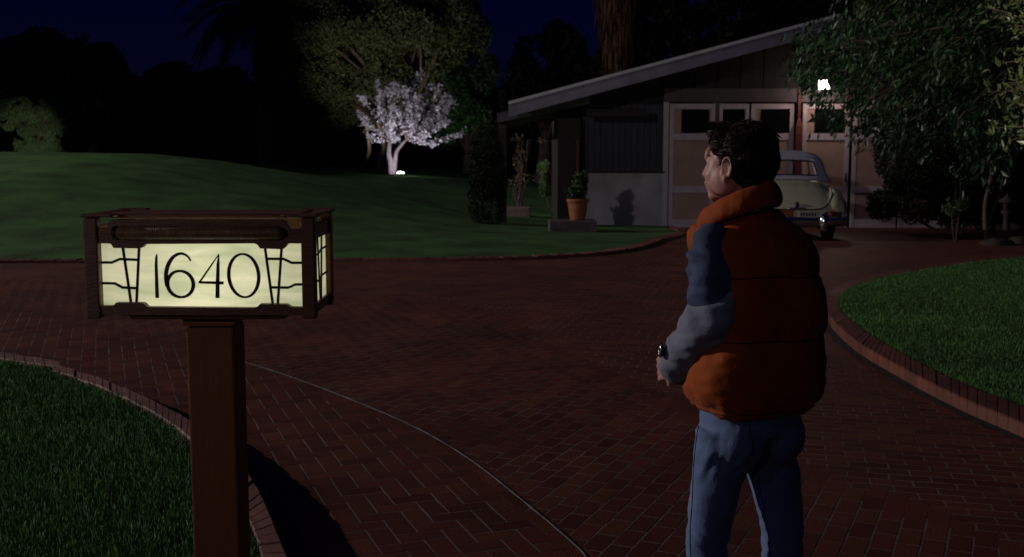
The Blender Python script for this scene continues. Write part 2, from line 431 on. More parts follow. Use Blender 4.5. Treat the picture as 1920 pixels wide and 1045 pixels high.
tag(mb.build('lawn_hill', m_lawn, smooth=True), kind='structure')

def flat_lawn(name, loop, z, material):
    bm = bmesh.new(); vs = [bm.verts.new((p[0], p[1], z)) for p in loop]; f = bm.faces.new(vs)
    bmesh.ops.triangulate(bm, faces=[f]); bmesh.ops.recalc_face_normals(bm, faces=bm.faces[:])
    me = bpy.data.meshes.new(name); bm.to_mesh(me); bm.free()
    if me.polygons[0].normal.z < 0: me.flip_normals()
    return tag(link(name, me, material), kind='structure')
Lpoly = [(p.x, p.y) for p in L_in] + [(-9, 1.2), (-30, 1.2), (-30, 10.6)]
Rpoly = [(p.x, p.y) for p in R_in] + [(28, 17.6), (28, 3.0)]
flat_lawn('lawn_left', Lpoly, 0.075, m_lawn); flat_lawn('lawn_right', Rpoly, 0.085, m_lawn)

def blades(name, pts, hgt, wid, material, lean=0.5):
    n = len(pts); pts = np.asarray(pts, dtype=float)
    a = RNG.uniform(0, 2 * PI, n); h = hgt * RNG.uniform(0.55, 1.25, n); ww = wid * RNG.uniform(0.6, 1.3, n)
    la = RNG.uniform(0, 2 * PI, n); ll = lean * h * RNG.uniform(0.1, 1.0, n)
    V = np.zeros((n, 4, 3)); dx = np.cos(a) * ww / 2; dy = np.sin(a) * ww / 2
    V[:, 0] = pts + np.stack([-dx, -dy, np.full(n, -0.01)], 1); V[:, 1] = pts + np.stack([dx, dy, np.full(n, -0.01)], 1)
    V[:, 2] = pts + np.stack([dx * .5 + np.cos(la) * ll * .6, dy * .5 + np.sin(la) * ll * .6, h * .8], 1)
    V[:, 3] = pts + np.stack([np.cos(la) * ll - dx * .2, np.sin(la) * ll - dy * .2, h], 1)
    Fc = np.arange(n * 4).reshape(n, 4)
    return tag(link(name, np_mesh(name, V.reshape(-1, 3), Fc), material), kind='stuff')
m_blade = mat('grass_blade', (0.062, 0.150, 0.030), 0.6, 0.3, 1.5, island=0.5, spec=0.3)
def scatter(poly, n, x0, x1, y0, y1, z, near_power=1.0):
    out = []
    X = RNG.uniform(x0, x1, n); Y = y0 + (y1 - y0) * RNG.uniform(0, 1, n) ** near_power
    k = inpoly_np(X, Y, poly); 
    zz = np.array([z(a, b) if callable(z) else z for a, b in zip(X[k], Y[k])])
    return np.stack([X[k], Y[k], zz], 1)
tag(blades('grass', scatter(Lpoly, 330000, -5.6, -0.3, 3.2, 11.2, 0.075, 1.4), 0.042, 0.005, m_blade), 'short green grass of the near left lawn inside the brick kerb', 'grass')
tag(blades('grass', scatter(Rpoly, 260000, 2.6, 10, 5.0, 17.6, 0.085, 1.3), 0.026, 0.005, m_blade), 'mown green grass of the right lawn inside the curving kerb', 'grass')

# ================================================================== HOUSE NUMBER SIGN
SY = 2.72                                       # distance of the sign's front face
def build_sign():
    m_wood = mat('sign_dark_wood', (0.12, 0.040, 0.016), 0.45, 0.25, 10, 0.2, 60, stretch=(1, 1, 6), spec=0.4)
    m_bar = mat('sign_bar_wood', (0.17, 0.085, 0.035), 0.4, 0.3, 14, 0.4, 60, stretch=(6, 1, 1), spec=0.4)
    m_post = mat('sign_post_wood', (0.20, 0.062, 0.016), 0.55, 0.14, 5, 0.15, 30, stretch=(4, 4, 0.4), spec=0.3)
    m_lead = mat('lead_came', (0.03, 0.014, 0.008), 0.5, 0.2, 20)
    # glass: warm mottled glow
    m_gl = bpy.data.materials.new('lit_art_glass'); n, l, b = nodes(m_gl)
    tcn = n.new('ShaderNodeTexCoord'); mp = n.new('ShaderNodeMapping'); mp.inputs['Scale'].default_value = (3, 3, 12)
    ns = n.new('ShaderNodeTexNoise'); ns.inputs['Scale'].default_value = 2.2; ns.inputs['Detail'].default_value = 3; ns.inputs['Distortion'].default_value = 0.6
    rp = n.new('ShaderNodeValToRGB'); el = rp.color_ramp.elements
    el[0].position = 0.3; el[0].color = (0.42, 0.45, 0.25, 1); el[1].position = 0.72; el[1].color = (0.74, 0.68, 0.44, 1)
    l.new(tcn.outputs['Object'], mp.inputs[0]); l.new(mp.outputs[0], ns.inputs['Vector']); l.new(ns.outputs[0], rp.inputs[0])
    l.new(rp.outputs[0], b.inputs['Emission Color'])
    # bulb glow painted into the emission: panes brightest low and central
    mp2 = n.new('ShaderNodeMapping'); mp2.inputs['Location'].default_value = (0, 0, -1.26 * 3.2); mp2.inputs['Scale'].default_value = (2.6, 1.5, 3.2)
    gr = n.new('ShaderNodeTexGradient'); gr.gradient_type = 'SPHERICAL'; mr = n.new('ShaderNodeMapRange'); mr.inputs['To Min'].default_value = .50; mr.inputs['To Max'].default_value = 1.3
    l.new(tcn.outputs['Object'], mp2.inputs[0]); l.new(mp2.outputs[0], gr.inputs[0]); l.new(gr.outputs['Fac'], mr.inputs[0]); l.new(mr.outputs[0], b.inputs['Emission Strength'])
    b.inputs['Base Color'].default_value = (0.3, 0.3, 0.2, 1); b.inputs['Roughness'].default_value = 0.3
    c = P(378, 517, SY)                          # centre of the glass
    S = 1 / (3.371 * F / SY) * 1.003
    rt = thing('house_number_sign', (c.x, SY, 0), 'glowing wooden lantern box sign reading 1640 on a square timber post', 'sign')
    Z0 = c.z
    def q(zx, zy, dy=0.0): return Vector(((zx - 832) * S, dy, Z0 + (500 - zy) * S))
    def fr(x): return x
    D = 0.25                                    # box depth
    # ---- front and rear and side glass
    def panel_local(O, U, name_label=None):
        """a glazed face: O centre, U unit horizontal"""
    # glass parts
    MB().box(*(q(185, 0).x, q(1480, 0).x), 0.008, 0.014, q(0, 712).z, q(0, 285).z).build('glass_panel', m_gl, rt)
    MB().box(*(q(185, 0).x, q(1480, 0).x), D - 0.014, D - 0.008, q(0, 712).z, q(0, 285).z).build('glass_panel', m_gl, rt)
    xr = q(1517, 0).x; xl = q(150, 0).x
    for xs_ in (xr - 0.003, xl - 0.003):
        MB().box(xs_, xs_ + 0.006, 0.03, D - 0.03, q(0, 700).z, q(0, 270).z).build('glass_panel', m_gl, rt)
    # rails with stepped brackets (front, back)
    top = [(150, 196), (150, 293), (262, 293), (276, 296), (292, 322), (455, 325), (472, 318), (492, 297), (1180, 293), (1196, 300), (1215, 325), (1355, 330), (1372, 318), (1390, 293), (1517, 293), (1517, 200), (1400, 204), (1378, 158), (1350, 143), (300, 143), (270, 158), (258, 200)]
    bot = [(150, 748), (150, 690), (262, 690), (276, 686), (292, 670), (455, 670), (470, 676), (490, 697), (1170, 703), (1188, 694), (1205, 678), (1370, 680), (1386, 688), (1400, 697), (1517, 700), (1517, 752)]
    for dy, yy in ((-0.012, 0.0), (D - 0.002, D)):
        for poly in (top, bot):
            m = MB(); m.prism([((p[0] - 832) * S, (500 - p[1]) * S) for p in poly], (0, dy, Z0), (1, 0, 0), (0, 0, 1), (0, 0.02, 0)); m.build('rail', m_wood, rt)
    # the long rounded bar on the front rail
    m = MB(); z = q(0, 224).z; m.tube([(q(320, 0).x, -0.016, z), (q(345, 0).x, -0.018, z), (q(1330, 0).x, -0.018, z), (q(1362, 0).x, -0.016, z)], [0.012, 0.0185, 0.0185, 0.012], 14, flat=0.9)
    m.build('bar', m_bar, rt, True)
    m = MB(); m.tube([(q(300, 0).x, -0.012, z - .001), (q(322, 0).x, -0.013, z - .001)], [0.017, 0.017], 12); m.build('bar_peg', m_lead, rt, True)
    # corner posts
    for (zx0, zx1, yy) in ((108, 196, 0), (1474, 1560, 0), (108, 196, D), (1474, 1560, D)):
        m = MB(); x0 = q(zx0, 0).x; x1 = q(zx1, 0).x
        m.box(x0, x1, yy - 0.018, yy + 0.016, q(0, 772).z, q(0, 132).z, b=0.004); m.build('corner_post', m_wood, rt)
    # side rails
    for xc in (xr, xl):
        for z0, z1 in ((752, 690), (275, 190)):
            m = MB(); m.box(xc - 0.010, xc + 0.010, 0.016, D - 0.018, q(0, z0).z, q(0, z1).z); m.build('side_rail', m_wood, rt)
        m = MB()
        for t in ((0.08, 385), (0.08, 560)):
            m.tube([(xc + 0.005, 0.02, q(0, t[1]).z), (xc + 0.005, 0.10, q(0, t[1]).z), (xc + 0.005, 0.14, q(0, t[1] - 22).z), (xc + 0.005, D - 0.03, q(0, t[1] - 22).z)], 0.0028, 6)
        m.tube([(xc + 0.005, 0.09, q(0, 275).z), (xc + 0.005, 0.115, q(0, 690).z)], 0.0028, 6); m.tube([(xc + 0.005, 0.15, q(0, 275).z), (xc + 0.005, 0.13, q(0, 690).z)], 0.0028, 6)
        m.build('came', m_lead, rt)
    # roof frame: flat bars lying on the box, the middle left open
    zt = q(0, 128).z
    for y0, y1 in ((-0.024, 0.022), (D - 0.02, D + 0.022)):
        for xa_, xb_ in ((96, 300), (1360, 1580)): m = MB(); m.box(q(xa_, 0).x, q(xb_, 0).x, y0, y1, zt, zt + 0.008, b=0.003); m.build('roof_bar', m_wood, rt)
    m = MB(); m.box(q(240, 0).x, q(1440, 0).x, 0.035, D - 0.01, zt - 0.006, zt + 0.005, b=0.004); m.build('roof_panel', m_wood, rt)
    for xa_, xb_ in ((96, 180), (1490, 1580)): m = MB(); m.box(q(xa_, 0).x, q(xb_, 0).x, 0.023, D - 0.021, zt + 0.001, zt + 0.007, b=0.002); m.build('roof_bar', m_wood, rt)
    # lead lines
    lines = [[(335, 326), (372, 672)], [(437, 326), (408, 672)], [(196, 418), (262, 418), (285, 408), (312, 396), (424, 401)], [(196, 550), (275, 552), (300, 566), (322, 578), (408, 582)],
             [(1236, 330), (1275, 680)], [(1340, 330), (1308, 680)], [(1247, 395), (1350, 395), (1378, 408), (1402, 420), (1476, 420)], [(1268, 577), (1375, 579), (1398, 570), (1420, 559), (1476, 558)]]
    for part in (lines[:4], lines[4:]):
        m = MB()
        for ln in part: m.tube([q(a, b, 0.006) for a, b in ln], 0.0036, 6)
        m.build('came', m_lead, rt)
    # numerals, thin tapering arts and crafts strokes
    def stroke(pts, wd):
        m = MB(); pp_ = [q(a, b, 0.004) for a, b in pts]; L = []; Rr = []
        for i, p in enumerate(pp_):
            d = (pp_[min(i + 1, len(pp_) - 1)] - pp_[max(i - 1, 0)]).normalized(); nn = Vector((-d.z, 0, d.x)); w2 = wd[i] * S * 0.58
            L.append(p + nn * w2); Rr.append(p - nn * w2)
        k = len(pp_)
        vs = L + Rr + [p + Vector((0, 0.003, 0)) for p in L + Rr]
        fs = []
        for i in range(k - 1):
            fs += [(i, i + 1, k + i + 1, k + i), (2 * k + i, 3 * k + i, 3 * k + i + 1, 2 * k + i + 1), (i, 2 * k + i, 2 * k + i + 1, i + 1), (k + i, k + i + 1, 3 * k + i + 1, 3 * k + i)]
        return vs, fs
    def arc(cx, cy, rx, ry, a0, a1, n=40, tilt=0.0, w0=13, w1=13, thick=None):
        pts = []; wd = []
        for i in range(n + 1):
            a = R(a0 + (a1 - a0) * i / n); x = math.cos(a) * rx; y = -math.sin(a) * ry
            x += tilt * y; pts.append((cx + x, cy + y)); wd.append(thick(math.degrees(a)) if thick else w0 + (w1 - w0) * i / n)
        return pts, wd
    def num(name, *strokes):
        m = MB()
        for s_ in strokes: m.add(*stroke(*s_))
        o = m.build(name, m_lead, rt)
    num('numeral', ([(549, 364), (545, 385), (542, 430), (541, 560), (541, 645)], [4, 12, 15, 18, 19]))
    th = lambda a: 13 + 7 * abs(math.cos(R(a)))
    outer = [(762, 408), (745, 380), (715, 363), (685, 364), (650, 385), (622, 425), (605, 475), (602, 525), (608, 570)]
    c6 = [Vector((a, b, 0)) for a, b in outer]; c6 = catmull(c6, 5)
    num('numeral', ([(p.x, p.y) for p in c6], [8 + 14 * min(1, i / 26) for i in range(len(c6))]), arc(692, 556, 82, 84, 0, 360, 48, 0.02, thick=th))
    num('numeral', ([(942, 364), (880, 452), (812, 547)], [4, 9, 10]), ([(808, 545), (900, 547), (966, 549)], [12, 15, 17]), ([(941, 364), (935, 430), (928, 560), (925, 646)], [5, 16, 21, 22]))
    num('numeral', arc(1096, 502, 95, 138, 0, 360, 64, 0.03, thick=lambda a: 11 + 8 * abs(math.cos(R(a)))))
    # underside and neck
    m = MB(); m.box(q(340, 0).x, q(1350, 0).x, 0.02, D - 0.02, q(0, 790).z, q(0, 752).z, b=0.006); m.box(q(160, 0).x, q(1510, 0).x, 0.003, D - 0.003, q(0, 756).z, q(0, 735).z); m.build('base_board', m_wood, rt)
    # post
    xa = P(348, 700, SY + 0.07).x - c.x; xb = P(437, 700, SY + 0.07).x - c.x
    m = MB(); y0, y1 = 0.085, 0.205
    b_ = 0.008
    m.box(xa, xb, y0, y1, 0.0, q(0, 870).z, b=0.006)
    m.box(xa - 0.006, xb + 0.006, y0 - 0.006, y1 + 0.006, q(0, 860).z, q(0, 786).z, b=0.005)
    m.build('post', m_post, rt)
    return rt
build_sign()
# faint glow escaping at the open roof corners comes from the panes themselves

# ================================================================== GARAGE
GY = 26.0
def build_garage():
    m_door = mat('door_panel_paint', (0.36, 0.235, 0.195), 0.6, 0.12, 3, 0.2, 40)
    m_rail = mat('door_frame_paint', (0.46, 0.38, 0.44), 0.55, 0.12, 5, 0.2, 40)
    m_stucco = mat('stucco', (0.36, 0.34, 0.36), 0.9, 0.22, 1.6, 0.6, 40)
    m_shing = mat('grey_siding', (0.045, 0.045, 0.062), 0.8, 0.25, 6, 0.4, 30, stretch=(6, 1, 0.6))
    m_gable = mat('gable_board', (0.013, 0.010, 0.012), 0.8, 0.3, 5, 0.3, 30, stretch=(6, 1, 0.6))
    m_roof = mat('roof_metal_edge', (0.14, 0.135, 0.175), 0.5, 0.18, 3, 0.3, 20)
    m_roof2 = mat('roofing', (0.08, 0.08, 0.095), 0.8, 0.3, 6, 0.4, 40)
    m_dark = mat('dark_timber', (0.022, 0.016, 0.015), 0.7, 0.3, 6)
    m_glass = mat('dark_pane', (0.006, 0.006, 0.008), 0.1, 0.1, 3, spec=0.3)
    m_red = mat('red_brown_post_paint', (0.12, 0.032, 0.026), 0.5, 0.2, 6)
    m_edge = mat('white_trim', (0.42, 0.41, 0.42), 0.6, 0.1, 8)
    zb = road_z(GY) - 0.02
    g = thing('garage', (3.59, GY, zb), 'low gabled garage with pale stucco base and row of craftsman doors behind the car', 'garage')
    ox, oy, oz = 3.59, GY, zb
    X = lambda px: P(px, 400, GY).x - ox
    Z = lambda py: P(1250, py, GY).z - oz
    def bx(m, x0, x1, y0, y1, z0, z1, b=0.0): return m.box(x0, x1, y0, y1, z0, z1, b=b)
    zl = Z(325)
    # stucco lower wall, siding above
    m = MB(); bx(m, X(1088), X(1246), 0, 0.25, -0.1, zl); m.build('stucco_wall', m_stucco, g)
    m = MB(); bx(m, X(1088) - 0.03, X(1246), -0.04, 0.25, zl, zl + 0.05, 0.01); m.build('sill', m_dark, g)
    m = MB(); nb = 13
    for i in range(nb):
        x0 = X(1090) + (X(1240) - X(1090)) * i / nb; x1 = X(1090) + (X(1240) - X(1090)) * (i + 1) / nb
        bx(m, x0 + 0.004, x1 - 0.004, -0.012 - 0.006 * (i % 2), 0.2, zl + 0.05, Z(196), 0.003)
    m.build('siding', m_shing, g)
    m = MB(); bx(m, X(1241), X(1251), -0.035, 0.2, -0.1, Z(190), 0.004); m.build('corner_trim', m_edge, g)
    # side walls and back
    m = MB(); bx(m, X(1088) - 0.25, X(1088), 0, 9, -0.1, 2.55); bx(m, 8.2, 8.45, 0, 9, -0.1, 2.5); bx(m, X(1088), 8.2, 8.8, 9, -0.1, 2.5); m.build('side_wall', m_dark, g)
    # header and gable
    m = MB(); bx(m, X(1241), 8.3, -0.06, 0.2, Z(192), Z(166), 0.01); m.build('header_beam', mat('header_paint', (0.07, 0.056, 0.062), .6, .15, 4, .2, 30), g)
    # roof geometry in world at plane Y=24.4
    RY = 24.2
    a = P(955, 193, RY); b = P(1530, 40, RY)
    slope = (b.z - a.z) / (b.x - a.x)
    apx = 6.9; apz = a.z + (apx - a.x) * slope
    # front gable boards under roof
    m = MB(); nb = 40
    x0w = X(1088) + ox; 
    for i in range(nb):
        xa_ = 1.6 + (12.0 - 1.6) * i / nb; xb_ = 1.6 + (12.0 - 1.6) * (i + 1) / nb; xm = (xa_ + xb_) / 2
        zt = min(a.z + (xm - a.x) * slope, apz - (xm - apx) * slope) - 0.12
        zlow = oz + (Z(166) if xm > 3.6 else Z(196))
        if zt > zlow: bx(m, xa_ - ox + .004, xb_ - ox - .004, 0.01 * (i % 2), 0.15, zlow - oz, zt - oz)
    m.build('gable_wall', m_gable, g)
    # roof: two slopes
    yF = RY - oy; yB = 9.5
    for sgn in (0, 1):
        m = MB()
        if sgn == 0: xA, zA, xB, zB = a.x - ox - 0.02, a.z - oz, apx - ox, apz - oz
        else: xA, zA, xB, zB = 2 * apx - a.x - ox, a.z - oz, apx - ox, apz - oz
        t = 0.10
        m.add([(xA, yF + .03, zA - t), (xB, yF + .03, zB - t), (xB, yB, zB - t), (xA, yB, zA - t), (xA, yF + .03, zA), (xB, yF + .03, zB), (xB, yB, zB), (xA, yB, zA)],
              [(0, 3, 2, 1), (4, 5, 6, 7), (0, 1, 5, 4), (1, 2, 6, 5), (2, 3, 7, 6), (3, 0, 4, 7)])
        m.build('roof', m_roof2, g)
        # barge boards: a bright slim metal edge above a duller deep board
        m = MB()
        m.add([(xA, yF, zA - 0.035), (xB, yF, zB - 0.035), (xB, yF, zB + 0.03), (xA, yF, zA + 0.03), (xA, yF + .06, zA - .035), (xB, yF + .06, zB - .035), (xB, yF + .06, zB + .03), (xA, yF + .06, zA + .03)],
              [(0, 1, 2, 3), (4, 7, 6, 5), (0, 4, 5, 1), (3, 2, 6, 7), (0, 3, 7, 4), (1, 5, 6, 2)])
        m.build('roof_edge', m_edge, g)
        m = MB(); dd = 0.30
        m.add([(xA, yF + .015, zA - dd), (xB, yF + .015, zB - dd), (xB, yF + .015, zB - 0.036), (xA, yF + .015, zA - 0.036), (xA, yF + .07, zA - dd), (xB, yF + .07, zB - dd), (xB, yF + .07, zB - .036), (xA, yF + .07, zA - .036)],
              [(0, 1, 2, 3), (4, 7, 6, 5), (0, 4, 5, 1), (3, 2, 6, 7), (0, 3, 7, 4), (1, 5, 6, 2)])
        m.build('barge_board', m_roof, g)
    # lower porch eave reaching left
    e0 = P(932, 226, RY + .6); e1 = P(1105, 190, RY + .6)
    m = MB(); m.add([(e0.x - ox, RY + .6 - oy, e0.z - oz - .05), (e1.x - ox, RY + .6 - oy, e1.z - oz - .05), (e1.x - ox, 8, e1.z - oz - .05), (e0.x - ox, 8, e0.z - oz - .05),
                     (e0.x - ox, RY + .6 - oy, e0.z - oz + .16), (e1.x - ox, RY + .6 - oy, e1.z - oz + .16), (e1.x - ox, 8, e1.z - oz + .16), (e0.x - ox, 8, e0.z - oz + .16)],
                    [(0, 3, 2, 1), (4, 5, 6, 7), (0, 1, 5, 4), (1, 2, 6, 5), (2, 3, 7, 6), (3, 0, 4, 7)])
    m.build('porch_eave', mat('porch_eave_paint', (0.05, 0.046, 0.056), .6, .2, 4, .2, 30), g)
    # outrigger beams and porch posts
    def beam(px0, px1, py, hh, Y):
        p0 = P(px0, py, Y); p1 = P(px1, py, Y); m = MB(); m.box(p0.x - ox, p1.x - ox, Y - oy - .1, Y - oy + .1, p0.z - oz - hh, p0.z - oz + hh, b=.02); m.build('beam', m_dark, g)
    beam(1098, 1212, 212, 0.09, 25.2)
    m = MB()
    for px0, px1 in ((1046, 1088),):
        p0 = P(px0, 300, 25.6); p1 = P(px1, 300, 25.6); m.box(p0.x - ox, p1.x - ox, -.4, 3.5, -0.1, P(1060, 222, 25.6).z - oz)
    m.build('porch_wall', m_dark, g)
    m = MB(); p0 = P(934, 300, 25.2); p1 = P(950, 300, 25.2); m.box(p0.x - ox, p1.x - ox, -.8, -.5, -0.1, P(940, 228, 25.2).z - oz + .1); m.build('porch_post', m_dark, g)
    m = MB(); p = P(1083, 300, 25.5); m.tube([(p.x - ox, -.5, P(1083, 326, 25.5).z - oz), (p.x - ox, -.5, P(1083, 262, 25.5).z - oz)], 0.035, 8); m.build('downpipe', mat('copper_pipe', (0.16, 0.05, 0.04), .5, .2, 5), g)
    # doors
    zd0, zd1 = -0.02, Z(193)
    wz0, wz1 = Z(248), Z(207)
    leaves = [(1253, 1337, 1275, 1326), (1345, 1400, 1352, 1392), (1404, 1484, 1422, 1478), (1500, 1588, 1522, 1577), (1594, 1680, 1608, 1664), (1684, 1766, 1700, 1752), (1770, 1852, 1786, 1838)]
    for (pa, pb, wa, wb) in leaves:
        x0, x1 = X(pa), X(pb); s = min(0.13, (X(wa) - x0) * 0.8 + 0.03)
        m = MB(); zz = zd1 - 0.02
        # panel field pieces, set behind the frame, leaving the window open
        bx(m, x0 + .01, x1 - .01, 0.03, 0.07, zd0, wz0 - 0.02); bx(m, x0 + .01, X(wa), 0.03, 0.07, wz0 - 0.02, zz); bx(m, X(wb), x1 - .01, 0.03, 0.07, wz0 - 0.02, zz); bx(m, X(wa), X(wb), 0.03, 0.07, wz1 + 0.02, zz)
        dr = m.build('door', m_door, g)
        m = MB()
        bx(m, x0, x0 + s * .75, 0, 0.029, zd0, zz, .004); bx(m, x1 - s * .75, x1, 0, 0.029, zd0, zz, .004)
        for z0, z1 in ((Z(263), Z(251)), (Z(362), Z(350)), (zd0 + .01, Z(412))):
            bx(m, x0 + s * .75 + .001, x1 - s * .75 - .001, 0.001, 0.028, z0, z1, .004)
        bx(m, x0 + s * .75 + .001, x1 - s * .75 - .001, 0.001, 0.028, wz1 + .03, zz, .004)
        m.build('frame', m_rail, dr)
        # window with stepped corners
        xa, xb = X(wa), X(wb); c1, c2 = 0.10, 0.035
        m = MB(); poly = [(xa, wz0 + c2), (xa + c1, wz0 + c2), (xa + c1 * 1.5, wz0 - c2 * .6), (xb - c1 * 1.5, wz0 - c2 * .6), (xb - c1, wz0 + c2), (xb, wz0 + c2), (xb, wz1 - c2), (xb - c1, wz1 - c2), (xb - c1 * 1.4, wz1), (xa + c1 * 1.4, wz1), (xa + c1, wz1 - c2), (xa, wz1 - c2)]
        m.prism(poly, (0, 0.012, 0), (1, 0, 0), (0, 0, 1), (0, 0.012, 0)); w_ = m.build('window', m_glass, dr)
    # door handle by the car
    m = MB(); hx = X(1583); m.box(hx - .02, hx + .02, -.03, 0.0, Z(340), Z(324), b=.008); m.build('door_handle', mat('iron', (0.05, 0.05, 0.06), .4, .1, 5, metal=.8), g)
    # tapering red-brown post between the doors
    xc = X(1491.5); m = MB()
    m.box(xc - .03, xc + .03, -.09, -.062, Z(232), Z(170)); m.box(xc - 0.075, xc + 0.075, -.14, -.01, 0, Z(250), b=.008)
    m.rings([[Vector((xc - w2, -.075 - w2 * .8, z)), Vector((xc + w2, -.075 - w2 * .8, z)), Vector((xc + w2, -.075 + w2 * .8, z)), Vector((xc - w2, -.075 + w2 * .8, z))] for w2, z in ((.075, Z(250)), (.07, Z(236)), (.045, Z(228)), (.02, Z(222)))])
    m.build('door_post', m_red, g)
    return g
build_garage()
# the lantern on the gable
def build_lantern():
    p = P(1545, 158, 25.6)
    t = thing('wall_lantern', (p.x, 25.6, p.z), 'bright white lantern under the garage gable half hidden by leaves', 'lamp')
    m_iron = mat('iron', (0.05, 0.05, 0.06), .4, .1, 5, metal=.8)
    MB().box(-.10, .10, -.10, .10, -.12, .085, b=.02).build('glass', emis('lantern_glass', (1.0, .95, .88), 12), t)
    m = MB(); m.rings([[Vector((x * s_, y * s_, z)) for x, y in ((-.13, -.13), (.13, -.13), (.13, .13), (-.13, .13))] for s_, z in ((1, .086), (1, .10), (.2, .17))]); m.build('cap', m_iron, t)
    m = MB(); m.tube([(0, 0, .15), (0, .1, .25), (0, .35, .25)], .015, 6); m.build('bracket', m_iron, t)
    for x, y in ((-.105, -.105), (.105, -.105), (.105, .105), (-.105, .105)): MB().box(x - .008, x + .008, y - .008, y + .008, -.125, .086).build('bar', m_iron, t)
    d = bpy.data.lights.new('lantern_light', 'POINT'); o = bpy.data.objects.new('lantern_light', d); COL.objects.link(o); o.location = (p.x, 25.35, p.z - .1); d.energy = 22; d.color = (1, .74, .58); d.shadow_soft_size = .1
build_lantern()

# ================================================================== POTTED PLANT ON ITS SLAB
def leaf_cloud(n, sampler, size, asp=0.45, dirfn=None):
    """n leaf quads; sampler(n)->(n,3) points; returns V,F numpy"""
    Pt = sampler(n); n = len(Pt)
    a = RNG.normal(size=(n, 3)) if dirfn is None else dirfn(Pt); a /= np.linalg.norm(a, axis=1)[:, None] + 1e-9
    b = RNG.normal(size=(n, 3)); b -= a * (a * b).sum(1)[:, None]; b /= np.linalg.norm(b, axis=1)[:, None] + 1e-9
    s = size * RNG.uniform(0.5, 1.35, n)[:, None]; c = np.cross(a, b) * s * 0.08
    V = np.stack([Pt - a * s * .5, Pt + b * s * asp * .5 + c, Pt + a * s * .5, Pt - b * s * asp * .5 + c], 1)
    return V.reshape(-1, 3), np.arange(n * 4).reshape(n, 4)
def lobe_sampler(lobes, gap=0.35, fscale=1.3, inner=0.5, seed=0):
    L = np.array(lobes, float); area = (L[:, 3] * L[:, 4] + L[:, 4] * L[:, 5] + L[:, 3] * L[:, 5]); pr = area / area.sum()
    def f(n):
        out = []; got = 0
        off = RNG.uniform(0, 50, 3)
        # clump centres on every lobe: leaves gather round them
        while got < n:
            m = max(200, int((n - got) * 1.6)); k = RNG.choice(len(L), m, p=pr)
            d = RNG.normal(size=(m, 3)); d /= np.linalg.norm(d, axis=1)[:, None]
            r = inner + (1.04 - inner) * RNG.uniform(0, 1, m) ** 0.55
            q = L[k, :3] + d * r[:, None] * L[k, 3:6]
            s = fscale; h = (np.sin(q[:, 0] * s * 2.1 + off[0] + 1.3 * np.sin(q[:, 2] * s * 1.7)) + np.sin(q[:, 1] * s * 1.9 + off[1] + 1.1 * np.sin(q[:, 0] * s * 2.3)) + np.sin(q[:, 2] * s * 2.7 + off[2] + np.sin(q[:, 1] * s * 2.9)))
            keep = h > (-1.2 + gap * 2.4) * 1.0 * RNG.uniform(0.4, 1.4, m)
            q = q[keep]; out.append(q); got += len(q)
        return np.concatenate(out)[:n]
    return f
def build_plant():
    m_terra = mat('terracotta', (0.22, 0.072, 0.035), .8, .2, 7, .3, 40)
    m_slab = mat('slab_stone', (0.075, 0.055, 0.058), .9, .25, 5, .5, 30)
    Yp = 22.4
    s0 = P(1030, 433, Yp); s1 = P(1119, 433, Yp); zt = P(1075, 415, Yp).z
    sx = (s0.x + s1.x) / 2
    sl = MB(); sl.box(s0.x - sx, s1.x - sx, -.35, .35, -0.3, 0, b=.015)
    o = sl.build('stone_slab', m_slab); o.location = (sx, Yp + .35, zt); tag(o, 'low dark stone slab at the lawn corner carrying the terracotta pot', 'slab')
    p = P(1083, 414, Yp + .35)
    t = thing('potted_plant', (p.x, Yp + .35, zt + .002), 'terracotta pot with a small dark bushy plant by the stucco wall', 'potted plant')
    prof = [(.02, 0), (.15, 0), (.155, .02), (.205, .34), (.21, .36), (.225, .362), (.225, .43), (.20, .43), (.19, .38), (.02, .37)]
    m = MB(); m.rings([[Vector((r * math.cos(2 * PI * k / 28), r * math.sin(2 * PI * k / 28), z)) for k in range(28)] for r, z in prof]); m.build('pot', m_terra, t, True)
    m = MB(); 
    for k in range(5): m.tube([(random.uniform(-.05, .05), random.uniform(-.05, .05), .36), (random.uniform(-.12, .12), random.uniform(-.12, .12), .8)], [.012, .006], 6)
    m.build('stem', mat('bark', (0.075, 0.052, 0.04), .9, .3, 8, .6, 30), t)
    m_l = mat('dark_shrub_leaf', (0.022, 0.04, 0.016), .5, .3, 4, island=.6)
    V, Fc = leaf_cloud(1500, lobe_sampler([(0, 0, .68, .2, .2, .3), (.08, 0, .8, .15, .15, .2), (-.08, .02, .6, .18, .16, .2)], .2, 6, .2), .08)
    link('foliage', np_mesh('foliage', V, Fc), m_l, t)
build_plant()

